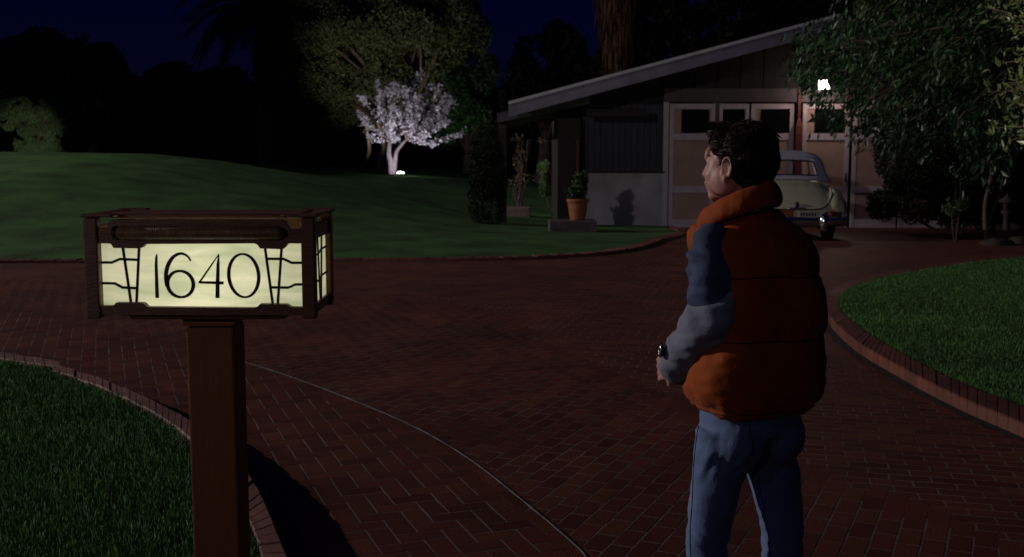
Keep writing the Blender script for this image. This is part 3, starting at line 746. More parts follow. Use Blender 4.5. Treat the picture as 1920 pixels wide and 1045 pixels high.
# ================================================================== CAR
def build_car():
    m_cream = mat('cream_car_paint', (0.36, 0.34, 0.24), .4, .08, 2, spec=.4, coat=.25)
    m_top = mat('canvas_top', (0.29, 0.27, 0.33), .85, .12, 12, .3, 90)
    m_chrome = mat('chrome', (0.62, 0.63, 0.68), .12, .05, 4, metal=1.0)
    m_dark = mat('car_dark_trim', (0.012, 0.01, 0.01), .5, .1, 5)
    m_tyre = mat('tyre_rubber', (0.018, 0.018, 0.019), .8, .2, 9)
    m_plate = mat('plate_white', (0.3, 0.3, 0.27), .5, .05, 3)
    m_lens = mat('amber_lens', (0.20, 0.055, 0.015), .25, .15, 30, spec=.6)
    m_int = mat('car_interior', (0.05, 0.03, 0.025), .8, .2, 5)
    Yr = 19.6
    zr = road_z(Yr + 1.1)
    cp = P(1493, 430, Yr)
    car = thing('parked_car', (cp.x, Yr, zr), 'cream rounded 1940s style convertible with a grey canvas top parked before the garage doors', 'car', rz=R(-5))
    W = 0.93
    # hull: rings along the length (x across, y forward)
    def ring(y, hw, zb, zt, e=3.2, n=36, crown=0.0):
        pts = []; zc = (zb + zt) / 2; hz = (zt - zb) / 2
        for k in range(n):
            a = 2 * PI * k / n; c, s = math.cos(a), math.sin(a)
            x = math.copysign(abs(c) ** (2 / e), c) * hw; z = math.copysign(abs(s) ** (2 / e), s) * hz
            pts.append(Vector((x, y, zc + z)))
        return pts
    st = [(0.00, .55, .36, .60), (.05, .68, .31, .70), (.18, .76, .28, .83), (.45, .80, .27, .98), (.8, .82, .27, 1.07), (1.15, .84, .27, 1.12), (1.6, .88, .27, 1.12), (2.4, .90, .27, 1.10), (3.2, .88, .27, 1.08), (3.6, .72, .28, 1.07), (4.4, .62, .30, 1.02), (4.95, .52, .34, .95), (5.05, .44, .42, .85)]
    m = MB(); m.rings([ring(*s_, e=2.7) for s_ in st])
    for sx in (-1, 1):
        # rear fenders and front fenders, long teardrops
        m.rings([[Vector((sx * (.70 + dx) + rx * math.cos(2 * PI * k / 24), y, zc + rz * math.sin(2 * PI * k / 24))) for k in range(24)] for (y, dx, rx, zc, rz) in
                 ((.03, -.04, .08, .52, .13), (.10, -.02, .17, .54, .22), (.3, 0, .22, .58, .29), (.7, .01, .245, .62, .335), (1.15, .01, .25, .62, .35), (1.7, .0, .23, .58, .32), (2.3, 0, .18, .5, .26), (2.7, 0, .1, .45, .18))])
        m.rings([[Vector((sx * (.68 + dx) + rx * math.cos(2 * PI * k / 24), y, zc + rz * math.sin(2 * PI * k / 24))) for k in range(24)] for (y, dx, rx, zc, rz) in
                 ((2.5, .05, .12, .48, .2), (3.1, .03, .2, .58, .3), (3.8, .0, .25, .66, .36), (4.5, .0, .25, .68, .36), (4.95, 0, .22, .66, .3), (5.12, 0, .14, .64, .2))])
    me = m.remesh('body', 0.022, 6)
    body = link('body', me, m_cream, car, True)
    bm = bmesh.new(); bm.from_mesh(me); tree_ = BVHTree.FromBMesh(bm)
    def hit(x, z, off=0.004):
        h = tree_.ray_cast(Vector((x, -2, z)), Vector((0, 1, 0)))
        return (h[0] + h[1] * off) if h[0] is not None else None
    # trunk lid line
    def strip(pts, rad, name, material, parent, top_down=False):
        cur = catmull([Vector((p[0], 0, p[1])) for p in pts], 8); out = []
        for p in cur:
            q = hit(p.x, p.z)
            if q is not None: out.append(q)
        m_ = MB(); m_.tube(out, rad, 6); return m_.build(name, material, parent, True)
    lid = [(0, .585), (.35, .59), (.50, .64), (.60, .75), (.68, .9), (.73, 1.02)]
    strip(lid, .013, 'lid_seam', m_dark, car); strip([(-x, z) for x, z in lid], .013, 'lid_seam', m_dark, car)
    q = hit(0, .665); m_ = MB(); m_.box(-.03, .03, -.035, .0, -.055, .055, b=.012); o = m_.build('trunk_handle', m_dark, car, True); o.location = q
    m_ = MB(); q = hit(0, .60); m_.box(-.14, .14, -.035, .01, -.02, .02, b=.012); o = m_.build('trunk_emblem', m_chrome, car, True); o.location = q
    # recess with plate
    for sx in (-1, 1):
        q = hit(sx * .62, .49); m_ = MB(); m_.box(-.15, .15, -.03, .03, -.07, .06, b=.02)
        o = m_.build('lower_grille', m_dark, car); o.location = q
        q = hit(sx * .60, .50); m_ = MB(); m_.ell((0, 0, 0), (.075, .05, .06)); o = m_.build('tail_light', mat('dark_red_lens', (.06, .008, .006), .3, .1, 9), car, True); o.location = q + Vector((sx * -.36 if False else 0, -.02, 0))
    m_ = MB(); m_.box(-.42, -.06, -.02, .06, .455, .57, b=.01); m_.build('plate_recess', m_lens, car)
    m_ = MB(); m_.box(.02, .36, -.05, -.035, .45, .565, b=.006); pl = m_.build('licence_plate', m_plate, car)
    m_ = MB()
    for k in range(6):
        x = .055 + k * .048; m_.box(x, x + .028, -.053, -.0495, .475, .54)
    m_.build('plate_marks', m_dark, pl)
    # bumper
    m_ = MB(); pts = []
    for k in range(25):
        t = -1 + 2 * k / 24; pts.append((t * .90, -.24 + .30 * abs(t) ** 3.2, .385))
    prof = [(-.0, -.085), (-.04, -.06), (-.055, -.02), (-.045, .0), (-.055, .02), (-.04, .06), (0, .085), (.012, .0)]
    m_.rings([[Vector((p[0], p[1] + a, p[2] + b)) for a, b in prof] for p in pts]); bp = m_.build('bumper', m_chrome, car, True)
    for x in (-.42, .42):
        m_ = MB(); m_.rings([[Vector((x + rx * math.cos(2 * PI * k / 16), -.285 + ry * math.sin(2 * PI * k / 16), z)) for k in range(16)] for z, rx, ry in ((.22, .03, .03), (.25, .06, .055), (.38, .075, .07), (.48, .065, .055), (.53, .035, .03))])
        m_.build('bumper_guard', m_chrome, bp, True)
    m_ = MB()
    for x in (-.5, .5): m_ = MB(); m_.tube([(x, -.2, .36), (x, .3, .34)], .03, 8); m_.build('bumper_bracket', m_dark, bp)
    m_ = MB(); m_.tube([(.45, -.12, .25), (.45, .6, .27)], .03, 10); m_.build('exhaust_pipe', m_dark, car)
    # soft top
    def arc(y, hw, zb, zt, e=4.2, n=36):
        pts = []
        for k in range(n + 1):
            a = PI * k / n; c, s = math.cos(a), math.sin(a)
            pts.append(Vector((math.copysign(abs(c) ** (2 / e), c) * hw, y, zb + (abs(s) ** (2 / e)) * (zt - zb))))
        return pts
    arcs = [arc(1.22, .66, 1.10, 1.50), arc(1.30, .67, 1.10, 1.545), arc(1.6, .69, 1.10, 1.58), arc(2.1, .70, 1.09, 1.59), arc(2.5, .69, 1.08, 1.57), arc(2.7, .66, 1.08, 1.53)]
    m_ = MB(); nn = len(arcs[0])
    for a in arcs: m_.v += a
    for j in range(len(arcs) - 1):
        for i in range(nn - 1):
            zc = (arcs[j][i].z + arcs[j + 1][i + 1].z) / 2
            if 2 <= j <= 4 and zc < 1.47: continue          # side windows
            m_.f.append((j * nn + i, j * nn + i + 1, (j + 1) * nn + i + 1, (j + 1) * nn + i))
    # rear panel: from the first arc sloping back to the deck, window open
    def rear(s, t):           # s -1..1 across, t 0 bottom..1 top
        hwb, hwt = .76, .66
        a0 = arcs[0]
        x = s * (hwb + (hwt - hwb) * t); 
        ztop = 1.10 + (1 - abs(s) ** 4.2) ** (1 / 4.2) * .40
        zbt = 1.03 + .05 * (1 - abs(s) ** 2)
        y = .86 + .36 * t + .16 * abs(s) ** 4 * (1 - t)
        return Vector((x, y, zbt + (ztop - zbt) * t))
    base = len(m_.v); ns_, nt_ = 29, 13
    for j in range(nt_):
        for i in range(ns_):
            s = -1 + 2 * i / (ns_ - 1); t = j / (nt_ - 1); sx = math.copysign(abs(s) ** .8, s)
            m_.v.append(rear(sx * .9999, t))
    for j in range(nt_ - 1):
        for i in range(ns_ - 1):
            s = -1 + 2 * (i + .5) / (ns_ - 1); t = (j + .5) / (nt_ - 1)
            if abs(s) < .60 and .20 < t < .82: continue
            k = base + j * ns_ + i; m_.f.append((k, k + 1, k + ns_ + 1, k + ns_))
    me2 = m_.mesh('soft_top'); o = link('soft_top', me2, m_top, car, True); sm = o.modifiers.new('s', 'SOLIDIFY'); sm.thickness = .02; sm.offset = 1
    # window surround
    m_ = MB(); pts = []
    for s, t in ((-.68, .22), (0, .2), (.68, .22), (.70, .5), (.66, .80), (0, .82), (-.66, .80), (-.70, .5), (-.68, .22)): pts.append(rear(s * .98, t) + Vector((0, -.02, .01)))
    m_.tube(pts, .014, 6); m_.build('window_frame', m_dark, car)
    # windshield posts and header, seats low
    m_ = MB(); m_.tube([(-.66, 2.7, 1.1), (-.60, 2.6, 1.5), (0, 2.62, 1.54), (.60, 2.6, 1.5), (.66, 2.7, 1.1)], .02, 8); m_.tube([(0, 2.62, 1.5), (0, 2.72, 1.08)], .012, 6); m_.build('windscreen_frame', m_chrome, car)
    m_ = MB(); m_.box(-.6, .6, 1.5, 1.65, .7, 1.14, b=.04); m_.build('seat', m_int, car)
    # wheels
    for sx in (-1, 1):
        for y in (1.05, 4.3):
            w_ = bpy.data.objects.new('wheel', None); COL.objects.link(w_); w_.parent = car; w_.location = (sx * .73, y, .35)
            m_ = MB(); prof = [(.22, -.085), (.30, -.095), (.345, -.08), (.36, -.04), (.36, .04), (.345, .08), (.30, .095), (.22, .085)]
            m_.rings([[Vector((x, r * math.cos(2 * PI * k / 32), r * math.sin(2 * PI * k / 32))) for k in range(32)] for r, x in prof]); m_.build('tyre', m_tyre, w_, True)
            m_ = MB(); m_.rings([[Vector((sx * x, r * math.cos(2 * PI * k / 24), r * math.sin(2 * PI * k / 24))) for k in range(24)] for r, x in ((.225, -.06), (.225, .06), (.14, .075), (.10, .09), (.02, .10))]); m_.build('rim', m_chrome, w_, True)
    bm.free()
build_car()

# ================================================================== PERSON
def build_person():
    Y0 = 3.20; O = Vector((P(1400, 700, Y0).x, Y0, 0.0))
    def pp(px, py, dy=0.0):
        return P(px, py, Y0 + dy) - O
    skin = mat('skin', (0.44, 0.205, 0.175), .5, .08, 10, .1, 80, spec=.35)
    hairm = mat('dark_brown_hair', (0.020, 0.009, 0.006), .7, .35, 20, .3, 120, stretch=(1, 1, .3), spec=.3)
    vestm = mat('orange_puffer_nylon', (0.30, 0.054, 0.005), .75, .2, 5, .3, 26, spec=.15, sheen=.05)
    denim = mat('dark_blue_denim', (0.035, 0.052, 0.115), .8, .3, 14, .15, 160)
    denim2 = mat('grey_blue_denim', (0.155, 0.16, 0.215), .85, .25, 9, .15, 160)
    jean = mat('worn_blue_jeans', (0.105, 0.15, 0.29), .85, .3, 6, .15, 160, col2=None)
    seam = mat('dark_stitching', (0.02, 0.028, 0.06), .8, .2, 10)
    shoe_m = mat('white_trainer_leather', (0.5, .5, .5), .5, .1, 6)
    black = mat('watch_black', (0.01, 0.01, 0.012), .35, .1, 5)
    metal = mat('watch_steel', (0.4, 0.42, .45), .25, .05, 4, metal=1)
    root = thing('person', O, 'person in an orange padded vest and blue jeans standing with back turned, looking left', 'person')
    Fw = Vector((-0.42, 0.90, 0)).normalized(); Lw = Vector((-Fw.y, Fw.x, 0))
    Up = Vector((0, 0, 1))
    # ---- body -------------------------------------------------------
    B = MB()
    Hc = pp(1383, 307, 0.0)                     # head centre at eye height
    hf = Vector((-0.79, 0.61, 0.03)).normalized(); hl = Vector((-hf.y, hf.x, 0)).normalized(); hu = hf.cross(hl)
    HM = Matrix((hf, hl, hu)).transposed()
    def h(x, y, z): return Hc + HM @ Vector((x, y, z))
    def he(c, r, rot=None): B.ell(h(*c), r, HM if rot is None else HM @ rot)
    he((-.015, 0, .03), (.094, .072, .085)); he((.035, 0, -.018), (.054, .065, .075)); he((.032, 0, -.062), (.052, .055, .042)); he((.066, 0, -.094), (.021, .022, .017)); he((.03, 0, -.085), (.045, .038, .02))
    he((.076, 0, .022), (.018, .045, .030)); he((.083, 0, .012), (.010, .042, .009))
    B.tube([h(.085, 0, .008), h(.093, 0, -.012), h(.101, 0, -.030)], [.007, .008, .009], 10); he((.098, 0, -.034), (.013, .012, .010)); he((.094, .012, -.036), (.009, .008, .007)); he((.094, -.012, -.036), (.009, .008, .007))
    he((.084, 0, -.052), (.013, .022, .010)); he((.090, 0, -.060), (.009, .020, .0055)); he((.088, 0, -.070), (.009, .017, .0055)); he((.078, 0, -.080), (.012, .018, .008))
    for s in (-1, 1):
        he((.050, s * .036, -.034), (.033, .028, .034)); he((.012, s * .052, -.045), (.045, .022, .045)); he((.035, s * .040, -.055), (.040, .024, .034)); he((.068, s * .032, .002), (.012, .014, .010))
        # ear
        c = (-.008, s * .080, -.014)
        rim = []
        for k in range(13):
            a = R(-60 + 285 * k / 12); rim.append(h(c[0] - math.cos(a) * -.017 * 1.0 * -1, c[1] + s * (.004 + .004 * math.cos(a)), c[2] + math.sin(a) * .029 + .004))
        B.tube(rim, [.0045] * 13, 8); he((c[0] + .001, s * .076, c[2]), (.016, .006, .026)); he((c[0] + .005, s * .080, c[2] - .027), (.009, .006, .010)); he((c[0] + .014, s * .077, c[2] - .002), (.005, .006, .009))
    neck0 = pp(1404, 392, .0); B.cap(h(-.03, 0, -.06), neck0, .052, .056); 
    tor = [(neck0 + Up * -.02, .06, .05), (neck0 + Up * -.07, .13, .08), (neck0 + Up * -.14, .165, .10), (pp(1418, 560), .15, .10), (pp(1415, 680), .135, .095), (pp(1408, 790), .12, .085), (pp(1404, 825), .11, .08)]
    def oval(c, a, b, n=28, e=2.2):
        out = []
        for k in range(n):
            t = 2 * PI * k / n; cs, sn = math.cos(t), math.sin(t)
            out.append(c + Lw * (math.copysign(abs(cs) ** (2 / e), cs) * a) + Fw * (math.copysign(abs(sn) ** (2 / e), sn) * b))
        return out
    B.rings([oval(*t) for t in tor])
    # arms
    ls = pp(1337, 462, -.06); le = pp(1345, 592, -.10); lw_ = pp(1272, 684, .01)
    rs = pp(1468, 462, .09); re = pp(1496, 600, .12); rw = pp(1452, 690, .26)
    B.cap(ls, le, .048, .038); B.cap(le, lw_, .038, .026); B.cap(rs, re, .048, .038); B.cap(re, rw, .038, .026); B.cap(neck0 + Up * -.08, ls, .05, .036); B.cap(neck0 + Up * -.08, rs, .05, .036)
    def hand(wr, d, pn, side):
        """palm from wr along d; pn = palm normal; side = thumb side"""
        d = d.normalized(); pn = (pn - d * pn.dot(d)).normalized(); t = d.cross(pn).normalized() * side
        M = Matrix((d, t, pn)).transposed()
        B.cap(wr - d * .02, wr + d * .02, .024, .022); B.ell(wr + d * .05, (.045, .040, .016), M); B.ell(wr + d * .03 + t * .018, (.03, .018, .017), M)
        for i, (off, ln) in enumerate(((.030, .070), (.011, .078), (-.009, .073), (-.028, .058))):
            b0 = wr + d * .085 + t * off; p1 = b0 + d * ln * .42 + pn * ln * .18; p2 = p1 + d * ln * .18 + pn * ln * .32; p3 = p2 - d * ln * .12 + pn * ln * .25
            B.tube([b0 - d * .02, b0, p1, p2, p3, p3 + (p3 - p2) * .2], [.0085, .0095, .009, .0082, .0075, .004], 8)
        a0 = wr + d * .025 + t * .025; a1 = a0 + d * .03 + t * .022 + pn * .01; a2 = a1 + d * .028 + t * .004 + pn * .014; B.tube([a0, a1, a2, a2 + (a2 - a1) * .25], [.013, .011, .009, .005], 8)
    hand(lw_ + Vector((-.006, 0, 0)), Vector((-.36, .75, -.25)), Vector((.75, .5, -.1)), 1)
    hand(rw, Vector((-.55, .45, -.5)), Vector((-.5, -.6, -.3)), -1)
    # legs
    hip = pp(1404, 815)
    lh = hip + Lw * .092; rh = hip - Lw * .075
    lk = pp(1327, 1010, -.02); rk = pp(1466, 1010, .02)
    la = Vector((pp(1335, 1200).x, -.03, .09)); ra = Vector((pp(1478, 1200).x, .08, .09))
    B.cap(lh, lk, .062, .046); B.cap(lk, la, .046, .036); B.cap(rh, rk, .062, .046); B.cap(rk, ra, .052, .036)
    for a in (la, ra): B.cap(a - Up * .04 - Fw * .03, a + Fw * .15 - Up * .06, .035, .025)
    me = B.remesh('body', .0042, 7, .5); body = link('body', me, skin, root, True)
    # eyes and brows (children of the head mesh)
    for s in (-1, 1):
        m = MB(); m.ell(h(.070, s * .031, .004), (.012, .012, .012)); m.build('eye', mat('eye_white', (.3, .26, .24), .2, .02, 3), root, True)
        m = MB(); m.tube([h(.080, s * .016, .021), h(.086, s * .030, .025), h(.070, s * .047, .020)], [.003, .004, .002], 6); m.build('eyebrow', hairm, root)
    # ---- hair -------------------------------------------------------
    H = MB()
    for c, r in (((-.022, 0, .047), (.098, .084, .074)), ((-.052, 0, .012), (.072, .080, .080)), ((-.058, 0, -.045), (.048, .064, .050)), ((.038, 0, .088), (.054, .060, .026)), ((.072, 0, .086), (.022, .044, .022)), ((.030, .052, .055), (.036, .026, .036)), ((.030, -.052, .055), (.036, .026, .036)),
                 ((.012, .070, .020), (.014, .010, .032)), ((.012, -.070, .020), (.014, .010, .032)), ((-.035, .055, -.01), (.03, .028, .045)), ((-.035, -.055, -.01), (.03, .028, .045))):
        H.ell(h(*c), (r[0] * .95, r[1] * .95, r[2] * .97), HM)
    hme = H.remesh('hair', .005, 9)
    displace(hme, lambda c, n_: .0015 * noise.noise(c * 30) + .001 * noise.noise(Vector((c.x * 90, c.y * 90, c.z * 40))))
    hair = link('hair', hme, hairm, root, True)
    # strands over the shell
    pts = [v.co.copy() for v in hme.vertices]; nrs = [v.normal.copy() for v in hme.vertices]; V = []; Fs = []
    for _ in range(5200):
        i = random.randrange(len(pts)); p = pts[i]; n_ = nrs[i]; loc = HM.transposed() @ (p - Hc)
        back = HM @ Vector((-.5, 0, -.85 if loc.x < -.02 else .15))
        if loc.z > .1 : back = HM @ Vector((.55 if loc.x > .0 else -.4, random.uniform(-.5, .5), .25))
        g_ = (back - n_ * back.dot(n_)).normalized(); L = random.uniform(.014, .030) * (1.25 if loc.z > .085 else .7); lift = random.uniform(.0, .2) if loc.z > .08 else random.uniform(.0, .10)
        tip = p + g_ * L + n_ * L * lift; sd_ = g_.cross(n_) * .0009; k = len(V); V += [p - sd_ - n_ * .002, p + sd_ - n_ * .002, p.lerp(tip, .6) + sd_ * .8 + n_ * .002, tip, p.lerp(tip, .6) - sd_ * .8 + n_ * .002]
        Fs.append((k, k + 1, k + 2, k + 3, k + 4))
    s_ = MB(); s_.v = V; s_.f = Fs; s_.build('strands', hairm, hair)
    # ---- vest -------------------------------------------------------
    Vm = MB(); zc_list = []
    def vc(py): return pp(interp([400, 480, 600, 700, 785], [1406, 1420, 1419, 1413, 1410], py), py)
    spec = [(768, .172, .142), (762, .190, .157), (746, .205, .168), (720, .214, .176), (680, .216, .176), (640, .212, .172), (600, .205, .168), (560, .200, .162), (520, .198, .155), (485, .195, .145), (462, .185, .132), (444, .165, .12), (425, .135, .105), (408, .105, .088), (392, .085, .075)]
    rr = []
    for py, a, b in spec: rr.append(oval(vc(py), a * .965, b * .965, 48, 2.35))
    Vm.rings(rr)
    # padded shoulder caps round the arm holes
    VMt = Matrix((Lw, Fw, Up)).transposed()
    Vm.ell(pp(1331, 452, .03), (.052, .085, .068), VMt); Vm.ell(pp(1352, 430, .0), (.06, .075, .038), VMt); Vm.ell(pp(1462, 458, .06), (.06, .07, .045), VMt)
    vme = Vm.remesh('vest', .006, 5)
    seams = [P(1400, y, Y0).z for y in (756, 626, 512)]
    def vd(c, n_):
        if c.z > pp(1400, 425).z: return .0025 * noise.noise(c * 16)
        ds = min(abs(c.z - s - .006 * noise.noise(Vector((c.x * 9, c.y * 9, s)))) for s in seams)
        puff = .018 * min(1.0, ds / .06) ** .5 - .015
        wr = .009 * noise.noise(Vector((c.x * 26, c.y * 26, c.z * 12))) * math.exp(-ds / .05) + .011 * noise.noise(c * 8) + .003 * noise.noise(Vector((c.x * 20, c.y * 20, c.z * 55)))
        return puff + wr
    displace(vme, vd)
    vest = link('vest', vme, vestm, root, True)
    bmv = bmesh.new(); bmv.from_mesh(vme); tv = BVHTree.FromBMesh(bmv); ctr = vc(600)
    for s_z in seams:
        out = []
        for k in range(73):
            an = 2 * PI * k / 72; dd = Vector((math.cos(an), math.sin(an), 0)); o_ = Vector((ctr.x, ctr.y, s_z + .004 * math.sin(an * 3))) + dd * .5
            hh = tv.ray_cast(o_, -dd)
            if hh[0] is not None: out.append(hh[0] + hh[1] * .0002)
        if len(out) > 10: mm = MB(); mm.tube(out, .0018, 5, caps=False); mm.build('quilt_seam', mat('vest_seam_thread', (.05, .009, .002), .9, .2, 9), vest, True)
    bmv.free()
    # collar: standing padded roll, high at the nape, dipping to the chest on the left
    C = MB(); cc = pp(1386, 396, 0.0); pts = []
    ring_ = []
    for k in range(29):
        t = 2 * PI * k / 28 ; d = Lw * math.cos(t) * .090 + Fw * math.sin(t) * .105
        up = -.36 * d.dot(Fw) - .22 * d.dot(Lw)
        c = cc + d + Up * (up + .012)
        out = d.normalized(); seg = []
        for j in range(14):
            a = 2 * PI * j / 14; seg.append(c + out * (.022 * math.cos(a)) + Up * (.036 * math.sin(a)) + out * .010 * math.sin(a) * -1)
        ring_.append(seg)
    C.rings(ring_, caps=False); cme = C.remesh('collar', .005, 3); displace(cme, lambda c, n_: .004 * noise.noise(c * 22)); link('collar', cme, vestm, vest, True)
    # ---- jacket sleeves ----------------------------------------------
    def sleeve(pts, rads, name, material, amp=.011, fs=(12, 12, 22)):
        S = MB(); S.tube(catmull(pts, 5), np.interp(np.linspace(0, 1, (len(pts) - 1) * 5 + 1), np.linspace(0, 1, len(rads)), rads), 24)
        me_ = S.remesh(name, .0055, 3)
        displace(me_, lambda c, n_: amp * noise.noise(Vector((c.x * fs[0], c.y * fs[1], c.z * fs[2]))) + amp * .45 * noise.noise(Vector((c.x * 22, c.y * 22, c.z * 48))))
        return me_
    up_l = sleeve([ls + Up * .050 + Lw * -.005, ls + Vector((-.008, -.02, -.03)), ls.lerp(le, .55) + Vector((-.010, -.015, 0)), le + Vector((-.012, -.0, .0))], [.045, .066, .069, .064], 'upper_sleeve', denim)
    us = link('sleeve', up_l, denim, root, True)
    fa_l = sleeve([ls.lerp(le, .42) + Vector((.028, .0, .0)), le + Vector((.012, 0, .035)), le + Vector((-.015, 0, -.015)), le.lerp(lw_, .5) + Vector((-.004, 0, -.002)), le.lerp(lw_, .92), lw_ + (lw_ - le).normalized() * .022], [.050, .070, .078, .068, .057, .054], 'lower_sleeve', denim2, .012)
    fs_ = link('sleeve', fa_l, denim2, root, True); fs_['label'] = 'grey blue lower sleeve'
    up_r = sleeve([rs + Up * .02, rs.lerp(re, .5), re], [.055, .066, .06], 'upper_sleeve', denim); link('sleeve', up_r, denim, root, True)
    fa_r = sleeve([re + Up * .03, re, re.lerp(rw, .5), rw], [.05, .062, .055, .045], 'lower_sleeve', denim2); link('sleeve', fa_r, denim2, root, True)
    # cuff and watch
    dv = (lw_ - le).normalized(); m = MB(); m.tube([lw_ + dv * -.006, lw_ + dv * .014, lw_ + dv * .034], [.050, .051, .048], 20); m.build('cuff', denim2, root, True)
    wc = pp(1241, 657, -.01); m = MB(); m.ell(wc, (.008, .016, .020), None); m.build('watch', black, root, True)
    m = MB(); m.tube([wc + Vector((-.005, math.cos(a) * .018, math.sin(a) * .02)) for a in np.linspace(0, 2 * PI, 17)], .0025, 6); m.build('watch_rim', metal, root, True)
    # ---- jeans --------------------------------------------------------
    J = MB()
    J.rings([oval(pp(1407, y), a, b, 40, 2.3) for y, a, b in ((745, .145, .112), (780, .150, .12), (805, .150, .118))])
    for s_ in (-1, 1): J.ell(hip + Lw * (.07 * s_) + Up * .0 - Fw * .02, (.085, .105, .10), Matrix((Lw, Fw, Up)).transposed())
    lA, rA = lh + Up * .0, rh + Up * .0
    for (A_, K, An) in ((lA, lk, la), (rA, rk, ra)):
        J.tube(catmull([A_ + Up * .03, A_ - Up * .05, A_.lerp(K, .5), K + Up * .02, K - Up * .06, K.lerp(An, .55), An + Up * .03], 4), np.interp(np.linspace(0, 6, 25), range(7), [.078, .082, .073, .062, .061, .062, .062]), 28)
    jme = J.remesh('jeans', .006, 5)
    kz = lk.z
    def jd(c, n_):
        f = .0035 * noise.noise(Vector((c.x * 12, c.y * 12, c.z * 18)))
        kn = math.exp(-((c.z - kz) / .10) ** 2)
        f += kn * .0065 * noise.noise(Vector((c.x * 16, c.y * 14, c.z * 42 + c.x * 25)))
        ct = math.exp(-((c.z - hip.z + .06) / .09) ** 2); f += ct * .006 * noise.noise(Vector((c.x * 35, c.y * 16, c.z * 26 + abs(c.x) * 30)))
        return f
    displace(jme, jd)
    jeans = link('jeans', jme, jean, root, True)
    bmj = bmesh.new(); bmj.from_mesh(jme); tj = BVHTree.FromBMesh(bmj)
    def jseam(pts):
        out = []
        for p in catmull([pp(a, b, -.6) for a, b in pts], 10):
            w0 = Vector((0, 0, CAMZ)) - O; d = (p - w0).normalized(); hh = tj.ray_cast(w0, d)
            if hh[0] is not None: out.append(hh[0] + hh[1] * .0004)
        if len(out) > 2: mm = MB(); mm.tube(out, .0016, 5); mm.build('seam', seam, jeans, True)
    jseam([(1310, 795), (1302, 860), (1298, 940), (1294, 1000), (1296, 1060)]); jseam([(1418, 870), (1428, 930), (1440, 1000), (1446, 1060)]); jseam([(1405, 795), (1410, 830), (1412, 856)])
    bmj.free()
    for a in (la, ra):
        m = MB(); m.cap(a - Up * .045 - Fw * .03, a + Fw * .17 - Up * .055, .045, .036); m.cap(a - Fw * .02 + Up * .01, a - Fw * .02 - Up * .04, .045, .045); sm = m.remesh('shoe', .006, 4); so_ = link('shoe', sm, shoe_m, root, True)
        m = MB(); cshoe = a - Up * .078; m.rings([[cshoe + Fw * (.07 + .135 * math.cos(t)) + Lw * (.048 * math.sin(t)) + Up * z for t in np.linspace(0, 2 * PI, 24, endpoint=False)] for z in (-.012, .012)]); m.build('sole', mat('sole_rubber', (.3, .3, .3), .8, .1, 4), so_)
build_person()

# ================================================================== TREES AND SHRUBS
m_bark = mat('bark', (0.075, 0.052, 0.04), .9, .3, 8, .6, 30)
m_barkp = mat('pale_bark', (0.20, 0.16, 0.16), .9, .25, 8, .6, 30)
m_leafd = mat('dark_tree_leaf', (0.010, 0.016, 0.007), .75, .3, .5, island=.5, spec=.15)
m_leafo = mat('olive_tree_leaf', (0.052, 0.064, 0.026), .7, .3, .6, island=.5, spec=.2)
m_leafg = mat('green_tree_leaf', (0.032, 0.066, 0.024), .6, .3, .8, island=.5, spec=.3)
m_leafp = mat('pale_willow_leaf', (0.085, 0.135, 0.055), .7, .3, .8, island=.45, spec=.2)
m_near = mat('glossy_near_leaf', (0.016, 0.040, 0.012), .45, .5, .8, island=.8, spec=.35)
m_bloss = mat('white_blossom', (0.60, 0.56, 0.60), .8, .12, 2, island=.25, spec=.2)
m_frond = mat('palm_frond_leaf', (0.009, 0.014, 0.008), .7, .3, .8, island=.4, spec=.15)
m_skirt = mat('dead_frond_skirt', (0.065, 0.032, 0.022), .9, .35, 1.5, island=.5, spec=.1)

def limbs(m, base, lobes, r0, fork=0.35, n=8, twist=0.3):
    """tapered trunk from base with a limb into each lobe"""
    base = Vector(base); L = [Vector(l[:3]) for l in lobes]
    c = sum(L, Vector()) / len(L); zmin = min(l[2] - l[5] for l in lobes)
    fk = base.lerp(c, fork); fk.z = base.z + (zmin - base.z) * 1.0 if zmin > base.z + .3 else base.z + (c.z - base.z) * fork
    m.tube(catmull([base - Vector((0, 0, .15)), base.lerp(fk, .3) + Vector((random.uniform(-1, 1), random.uniform(-1, 1), 0)) * r0 * twist, base.lerp(fk, .7) + Vector((random.uniform(-1, 1), random.uniform(-1, 1), 0)) * r0 * twist, fk], 3), np.linspace(r0 * 1.2, r0 * .75, 10), n)
    for l in L:
        e_ = l - (l - fk) * .1; mid = fk.lerp(e_, .5) + Vector((random.uniform(-.1, .1), random.uniform(-.1, .1), random.uniform(-.02, .15))) * (e_ - fk).length
        m.tube(catmull([fk, mid, e_], 4), np.linspace(r0 * .55, r0 * .12, 9), 6)
        for _ in range(2):
            tp = e_ + Vector((random.uniform(-1, 1), random.uniform(-1, 1), random.uniform(-.2, 1))) * (e_ - fk).length * .3
            m.tube([mid, mid.lerp(tp, .6), tp], [r0 * .2, r0 * .12, r0 * .04], 5)
def tree(name, label, cat, base, lobes, n, leaf, material, r0=.25, bark=None, gap=.3, fscale=.9, inner=.45, asp=.5, group=None, dirfn=None):
    """lobes in world coordinates relative to base"""
    t = thing(name, base, label, cat, group)
    m = MB(); limbs(m, (0, 0, 0), lobes, r0); m.build('trunk', bark or m_bark, t, True)
    V, Fc = leaf_cloud(n, lobe_sampler(lobes, gap, fscale, inner), leaf, asp, dirfn)
    link('crown', np_mesh('crown', V, Fc), material, t); return t
def lobes_from_px(lst, Y, base, dep=0.8):
    """lst of (px,py,rx_px,ry_px[,dY]) -> lobes relative to base"""
    out = []
    for q in lst:
        y = Y + (q[4] if len(q) > 4 else 0); c = P(q[0], q[1], y); s = y / F
        out.append((c.x - base[0], c.y - base[1], c.z - base[2], q[2] * s, min(q[2], q[3] * 1.3) * s * dep, q[3] * s))
    return out
